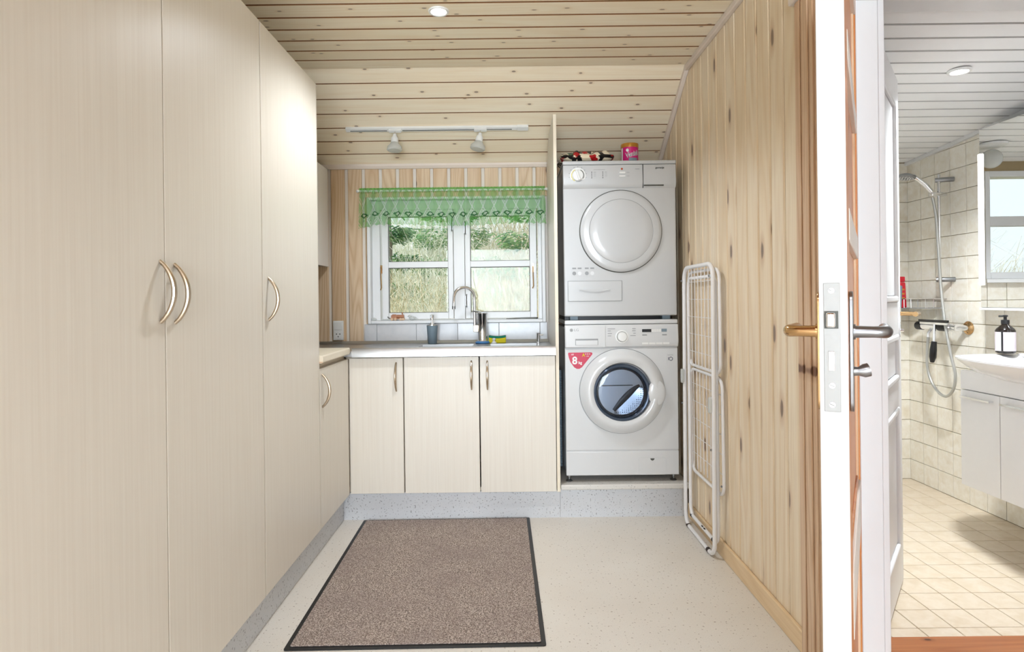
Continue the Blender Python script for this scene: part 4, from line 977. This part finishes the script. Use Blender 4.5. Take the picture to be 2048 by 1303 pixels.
hp = [(SX-.035, 3.385, 1.66), (SX-.02, 3.38, 1.55), (SX-.012, 3.375, 1.35), (SX-.015, 3.355, 1.15), (SX-.025, 3.31, .95), (SX-.03, 3.265, .80), (SX-.03, 3.235, .70), (SX-.03, 3.25, .62), (SX-.03, 3.30, .575), (SX-.03, 3.36, .585), (SX-.03, 3.42, .64), (SX-.03, 3.45, .72), (SX-.03, 3.45, .80), (SX-.03, 3.44, .885)]
def smooth_path(P, n=8):
    P = [Vector(p) for p in P]; out = []
    for i in range(len(P)-1):
        a = P[max(i-1, 0)]; b = P[i]; c = P[i+1]; d = P[min(i+2, len(P)-1)]
        for k in range(n):
            t = k/n; out.append(.5*((2*b)+(c-a)*t+(2*a-5*b+4*c-d)*t*t+(3*b-a-3*c+d)*t**3))
    return out+[P[-1]]
MB().tube(smooth_path(hp), .0075, 12).build('hose', 'hose', sh)
mx = thing('shower_mixer', 'chrome thermostatic shower mixer with black knobs on the tiled wall', 'mixer tap', (2.39, 3.4, .94))
MB().tube([(SX, 3.30, .945), (SX, 3.53, .945)], .021, 20).build('body', 'chrome', mx)
for a, b in ((3.525, 3.57), (3.33, 3.39)): MB().tube([(SX, a, .945), (SX, b, .945)], .0235, 20).build('knob', 'black', mx)
MB().tube([(SX, 3.26, .943), (SX, 3.30, .945)], .017, 16).build('neck', 'chrome', mx)
MB().tube([(SX, 3.275, .943), (BX1-.012, 3.262, .943)], .016, 14).build('connector', 'chrome', mx); MB().lathe([(.036, 0), (.036, .006), (.028, .014), (.02, .016)], (BX1-.0015, 3.262, .943), 0, 28, -1).build('wall_rosette', 'brass', mx)
MB().tube([(SX-.03, 3.44, .885), (SX-.028, 3.44, .905), (SX-.01, 3.44, .935)], .010, 12).build('hose_outlet', 'chrome', mx)
sq = thing('squeegee', 'squeegee with black grip hanging at the shower mixer', 'squeegee', (2.37, 3.36, .85))
MB().box(SX-.045, SX-.035, 3.27, 3.50, .972, .984).build('rubber_blade', 'black', sq); MB().box(SX-.043, SX-.032, 3.275, 3.495, .957, .972).build('blade_holder', 'chrome', sq, bev=.003)
MB().tube([(SX-.04, 3.375, .96), (SX-.045, 3.372, .86)], [.007, .009], 12).build('neck', 'chrome', sq)
MB().tube([(SX-.045, 3.372, .865), (SX-.05, 3.372, .82), (SX-.048, 3.38, .78), (SX-.043, 3.392, .752)], [.013, .017, .017, .011], 14).build('grip', 'black', sq)
bs = thing('shower_basket', 'wire corner basket holding bottles in the shower', 'basket', (2.38, 3.66, 1.05))
q = MB(); P3 = [(BX1-.03, 3.40, 1.10), (BX1-.24, 3.74, 1.10)]
for z in (1.100,): q.tube(smooth_path([(BX1-.006, 3.42, z), (BX1-.10, 3.52, z), (BX1-.19, 3.62, z), (BX1-.235, 3.745, z)]), .0024, 8)
q.tube([(BX1-.006, 3.42, 1.10), (BX1-.006, 3.745, 1.10), (BX1-.235, 3.745, 1.10)], .0024, 8); q.build('rim', 'chrome', bs)
fr_ = smooth_path([(BX1-.006, 3.42, 1.10), (BX1-.10, 3.52, 1.10), (BX1-.19, 3.62, 1.10), (BX1-.235, 3.745, 1.10)], 4)
for p in fr_[1:]: MB().tube([p, (p[0], p[1], 1.048), (BX1-.01, min(p[1]+.1, 3.744), 1.048)], .0016, 6).build('wire', 'chrome', bs)
MB().prism([(BX1-.008, 3.43), (BX1-.008, 3.744), (BX1-.232, 3.744), (BX1-.19, 3.63)], 2, 1.044, 1.047).build('tray', 'steelgrey', bs)
rb = thing('shampoo_bottle', 'red shampoo bottle in the shower basket', 'bottle', (2.30, 3.60, 1.048))
MB().prism(rrect(-.03, .03, -.018, .018, .014), 2, 0, .15).xf(lambda x, y, z: (2.305+x*(1-.25*(z/.15)**2 if z < .2 else 1), 3.60+y, 1.0475+z)).build('body', 'red', rb, bev=.006)
MB().prism(rrect(-.022, .022, -.016, .016, .012), 2, .151, .183).xf(lambda x, y, z: (2.305+x, 3.60+y, 1.0475+z)).build('cap', 'red', rb, bev=.004)
for z in (1.10, 1.125, 1.15): MB().box(2.298, 2.316, 3.5805, 3.582, z, z+.010).build('label_print', 'gold', rb)
gb2 = thing('grey_bottle', 'upside-down pale grey bottle in the shower basket beside the red one', 'bottle', (2.275, 3.64, 1.048))
MB().prism(rrect(-.024, .024, -.015, .015, .012), 2, 0, .13).xf(lambda x, y, z: (2.262+x*(.7+.3*min(1, z/.05)), 3.56+y, 1.0475+z)).build('body', 'greyblue', gb2, bev=.004)
# vanity, basin
VX, VY0, VY1 = 2.08, 2.05, 2.825
va = thing('vanity_cabinet', 'white gloss vanity cabinet hanging below the basin', 'cabinet', (2.25, 2.4, .25))
MB().box(VX+.019, BX1-.001, VY0, VY1-.002, .252, .775).build('carcass', 'vanity', va, bev=.001)
MB().box(VX, VX+.018, VY0, VY1, .690, .775).build('fascia', 'vanity', va, bev=.0012)
for a, b in ((2.602, 2.825), (2.375, 2.599), (2.15, 2.372)):
    d_ = MB().box(VX, VX+.018, a, b, .250, .686).build('door', 'vanity', va, bev=.0012)
    hb = MB(); yc = (a+b)/2; hb.box(VX-.026, VX-.018, yc-.085, yc+.085, .652, .662)
    for yy_ in (yc-.08, yc+.072): hb.box(VX-.019, VX, yy_, yy_+.008, .653, .661)
    hb.build('handle', 'chrome', d_, bev=.001)
ba = thing('washbasin', 'wide white ceramic washbasin on the vanity cabinet', 'washbasin', (2.22, 2.45, .78))
q = MB(); ns, nr = 48, 10; yc, hw = 2.42, .415
def rim(t):
    # outline in plan: straight back at wall, bowed front
    a = -PI/2+PI*t
    return (BX1-.004-.49*max(0, math.cos(a))**.28-.02, yc+hw*math.sin(a))
outer = []
for (sc1, zz) in ((1.0, .845), (1.0, .838), (.97, .826), (.90, .803), (.78, .777), (.62, .757), (.42, .744), (.2, .738)):
    outer.append([(BX1-.004-(BX1-.004-rim(i/ns)[0])*(.35+.65*sc1), yc+(rim(i/ns)[1]-yc)*(.25+.75*sc1), zz) for i in range(ns+1)])
inner = []
for (sc1, zz) in ((.965, .8465), (.90, .842), (.80, .82), (.65, .79), (.4, .775), (.1, .772)):
    cx0 = 2.24
    inner.append([(cx0+(rim(i/ns)[0]-cx0)*sc1, yc+(rim(i/ns)[1]-yc)*sc1, zz) for i in range(ns+1)])
rows = outer[::-1]+inner
for r_ in rows: q.v += r_
W_ = ns+1
for r_ in range(len(rows)-1):
    for i in range(ns): q.f.append((r_*W_+i, r_*W_+i+1, (r_+1)*W_+i+1, (r_+1)*W_+i))
q.build('bowl', 'ceramic', ba)
MB().box(BX1-.125, BX1-.002, yc-hw+.01, yc+hw-.03, .832, .850).build('tap_ledge', 'ceramic', ba, bev=.006, seg=3)
sbt = thing('soap_bottle', 'dark pump bottle with lilac label on the washbasin', 'bottle', (2.35, 2.66, .85))
bx_, by_ = .8105*2.80, 2.80
bz = .8505
MB().lathe([(.030, 0), (.037, .004), (.038, .012), (.038, .104), (.034, .112), (.018, .128), (.014, .133), (.014, .136)], (bx_, by_, bz), 2, 32).build('body', 'amber', sbt)
MB().lathe([(.0386, .012), (.0386, .098)], (bx_, by_, bz), 2, 32).build('label', 'label', sbt)
pp = MB().lathe([(.016, .134), (.016, .152), (.006, .154), (.006, .166), (.010, .168), (.010, .174), (0, .175)], (bx_, by_, bz), 2, 24).build('pump', 'black', sbt)
MB().tube([(bx_, by_, bz+.170), (bx_-.022, by_+.01, bz+.169)], .004, 8).build('spout', 'black', pp)
MB().box(bx_-.0375, bx_-.032, by_-.026, by_-.022, bz+.012, bz+.1).build('label_stripe', 'black', sbt)
bf = thing('basin_faucet', 'chrome basin faucet at the right edge of the picture', 'faucet', (2.38, 2.50, .85))
MB().lathe([(.026, 0), (.026, .004), (.022, .01), (.021, .09), (.022, .11), (.012, .118), (0, .119)], (2.385, 2.50, .8505), 2, 28).build('column', 'chrome', bf)
MB().tube([(2.385, 2.50, .895), (2.33, 2.52, .905), (2.27, 2.545, .893)], [.014, .013, .012], 14).build('spout', 'chrome', bf)
MB().tube([(2.385, 2.50, .968), (2.33, 2.525, .985), (2.28, 2.55, .985)], [.006, .004, .003], 10).build('lever', 'chrome', bf)
mc = thing('mirror_cabinet', 'tall mirror cabinet with a light strip above the washbasin', 'mirror', (2.4, 2.5, 1.05))
MX = 2.33
MB().box(MX+.004, BX1-.001, 2.05, 3.02, 1.056, 1.93).build('carcass', 'vanity', mc, bev=.001)
MB().box(MX, MX+.0038, 2.05, 3.02, 1.058, 1.93).build('mirror_glass', 'mirror', mc, smooth=False)
MB().box(MX-.006, BX1-.001, 2.05, 3.024, 1.044, 1.0555).build('shelf', 'vanity', mc, bev=.001)
MB().box(MX-.010, MX-.0002, 3.004, 3.021, 1.166, 1.81).build('light_strip', 'led', mc, bev=.003)

# ------------------------------------------------------------------ garden seen through the windows
struct(box('ground', 'grass', (-30, 30, 3.9, 40, -.5, -.35)), 'rough pale grass outside')
def conifer(x, y, h, r, n, label, mat='needles', nm='conifer_tree', seed=1):
    rnd = random.Random(seed); t = thing(nm, label, 'tree', (x, y, -.35))
    MB().tube([(x, y, -.35), (x+.05, y, h*.5), (x, y, h*.95)], [.09, .06, .015], 8).build('trunk', 'bark', t)
    q = MB()
    for i in range(n):
        zz = rnd.random()**1.1; a = rnd.uniform(0, 2*PI); tier = (zz*9) % 1
        rr = r*(1-zz*.85)*(.55+.45*tier)*rnd.uniform(.25, 1)**.5; zc = -.2+zz*h-.25*tier
        c = Vector((x+rr*math.cos(a), y+rr*math.sin(a), zc)); d = Vector((math.cos(a)+rnd.uniform(-.6, .6), math.sin(a)+rnd.uniform(-.6, .6), rnd.uniform(-.5, .3))).normalized()
        s_ = d.cross(Vector((rnd.uniform(-.4, .4), rnd.uniform(-.4, .4), 1))).normalized(); L_ = rnd.uniform(.06, .15); w__ = rnd.uniform(.012, .03)
        q.add([c-s_*w__, c+s_*w__, c+d*L_+s_*w__*.4, c+d*L_-s_*w__*.4+Vector((0, 0, -.02))], [(0, 1, 2, 3)])
    q.build('foliage', mat, t, smooth=False)
def thicket(x, y, h, r, n, label, mat, seed):
    rnd = random.Random(seed); t = thing('dry_shrub', label, 'shrub', (x, y, -.35)); q = MB()
    for i in range(n):
        a = rnd.uniform(0, 2*PI); r0 = r*.6*rnd.random()**.5; p = Vector((x+r0*math.cos(a), y+r0*math.sin(a), -.35)); d = Vector((rnd.uniform(-.35, .35), rnd.uniform(-.35, .35), 1)).normalized()
        L_ = h*rnd.uniform(.45, 1); wd_ = rnd.uniform(.005, .011)*(1+.4*(h > 4)); bend = Vector((rnd.uniform(-1, 1), rnd.uniform(-1, 1), -.2))*.5*r
        P_ = [p+d*L_*k+bend*k*k for k in (0, .33, .66, 1)]; s_ = Vector((1, rnd.uniform(-.5, .5), 0)).normalized()
        for k in range(3):
            w0 = wd_*(1-k*.28); w1_ = wd_*(1-(k+1)*.28)
            q.add([P_[k]-s_*w0, P_[k]+s_*w0, P_[k+1]+s_*w1_, P_[k+1]-s_*w1_], [(0, 1, 2, 3)])
        for k in range(8):
            f_ = rnd.uniform(.2, 1); b_ = p+d*L_*f_+bend*f_*f_; e_ = b_+Vector((rnd.uniform(-1, 1), rnd.uniform(-1, 1), rnd.uniform(-.1, .9)))*.28
            q.add([b_-s_*.003, b_+s_*.003, e_+s_*.0015, e_-s_*.0015], [(0, 1, 2, 3)])
    q.build('stems', mat, t, smooth=False)
conifer(-2.05, 10.3, 4.2, 1.0, 8000, 'dense green conifer left in the laundry window', seed=1)
conifer(-1.3, 13.5, 5.6, 1.9, 9000, 'tall conifer further back behind the left casement', seed=2)
conifer(.5, 12.0, 5.2, 1.5, 7000, 'tall conifer behind the right casement', seed=3)
for i, (x, y, h, r, n, lab, mt_) in enumerate(((-2.6, 14.5, 4.6, 2.6, 1000, 'tall pale thicket far behind the left casement', 'paletwig'), (.9, 15.5, 4.8, 2.8, 1100, 'tall straw thicket far behind the right casement', 'straw'), (-.8, 17.5, 5.4, 3.0, 800, 'broad pale thicket at the back of the garden', 'paletwig'),
        (-1.2, 6.9, 2.1, .8, 230, 'pale dry shrub close behind the left casement', 'straw'), (-.35, 7.6, 2.4, .9, 260, 'tall straw-coloured shrub between the two casements', 'paletwig'),
        (.1, 6.9, 2.1, .8, 420, 'straw-coloured shrub close behind the right casement', 'straw'), (-.9, 9.0, 2.6, 1.1, 380, 'pale twiggy shrub before the tall conifer', 'paletwig'),
        (.6, 8.6, 2.2, .9, 360, 'pale shrub at the right end of the laundry window', 'straw'), (-2.7, 8.6, 1.9, 1.2, 500, 'wide dry shrub left of the dense conifer', 'straw'), (-3.9, 9.6, 2.0, 1.3, 500, 'pale thicket seen in the bathroom mirror', 'paletwig'))):
    thicket(x, y, h, r, n, lab, mt_, 20+i)
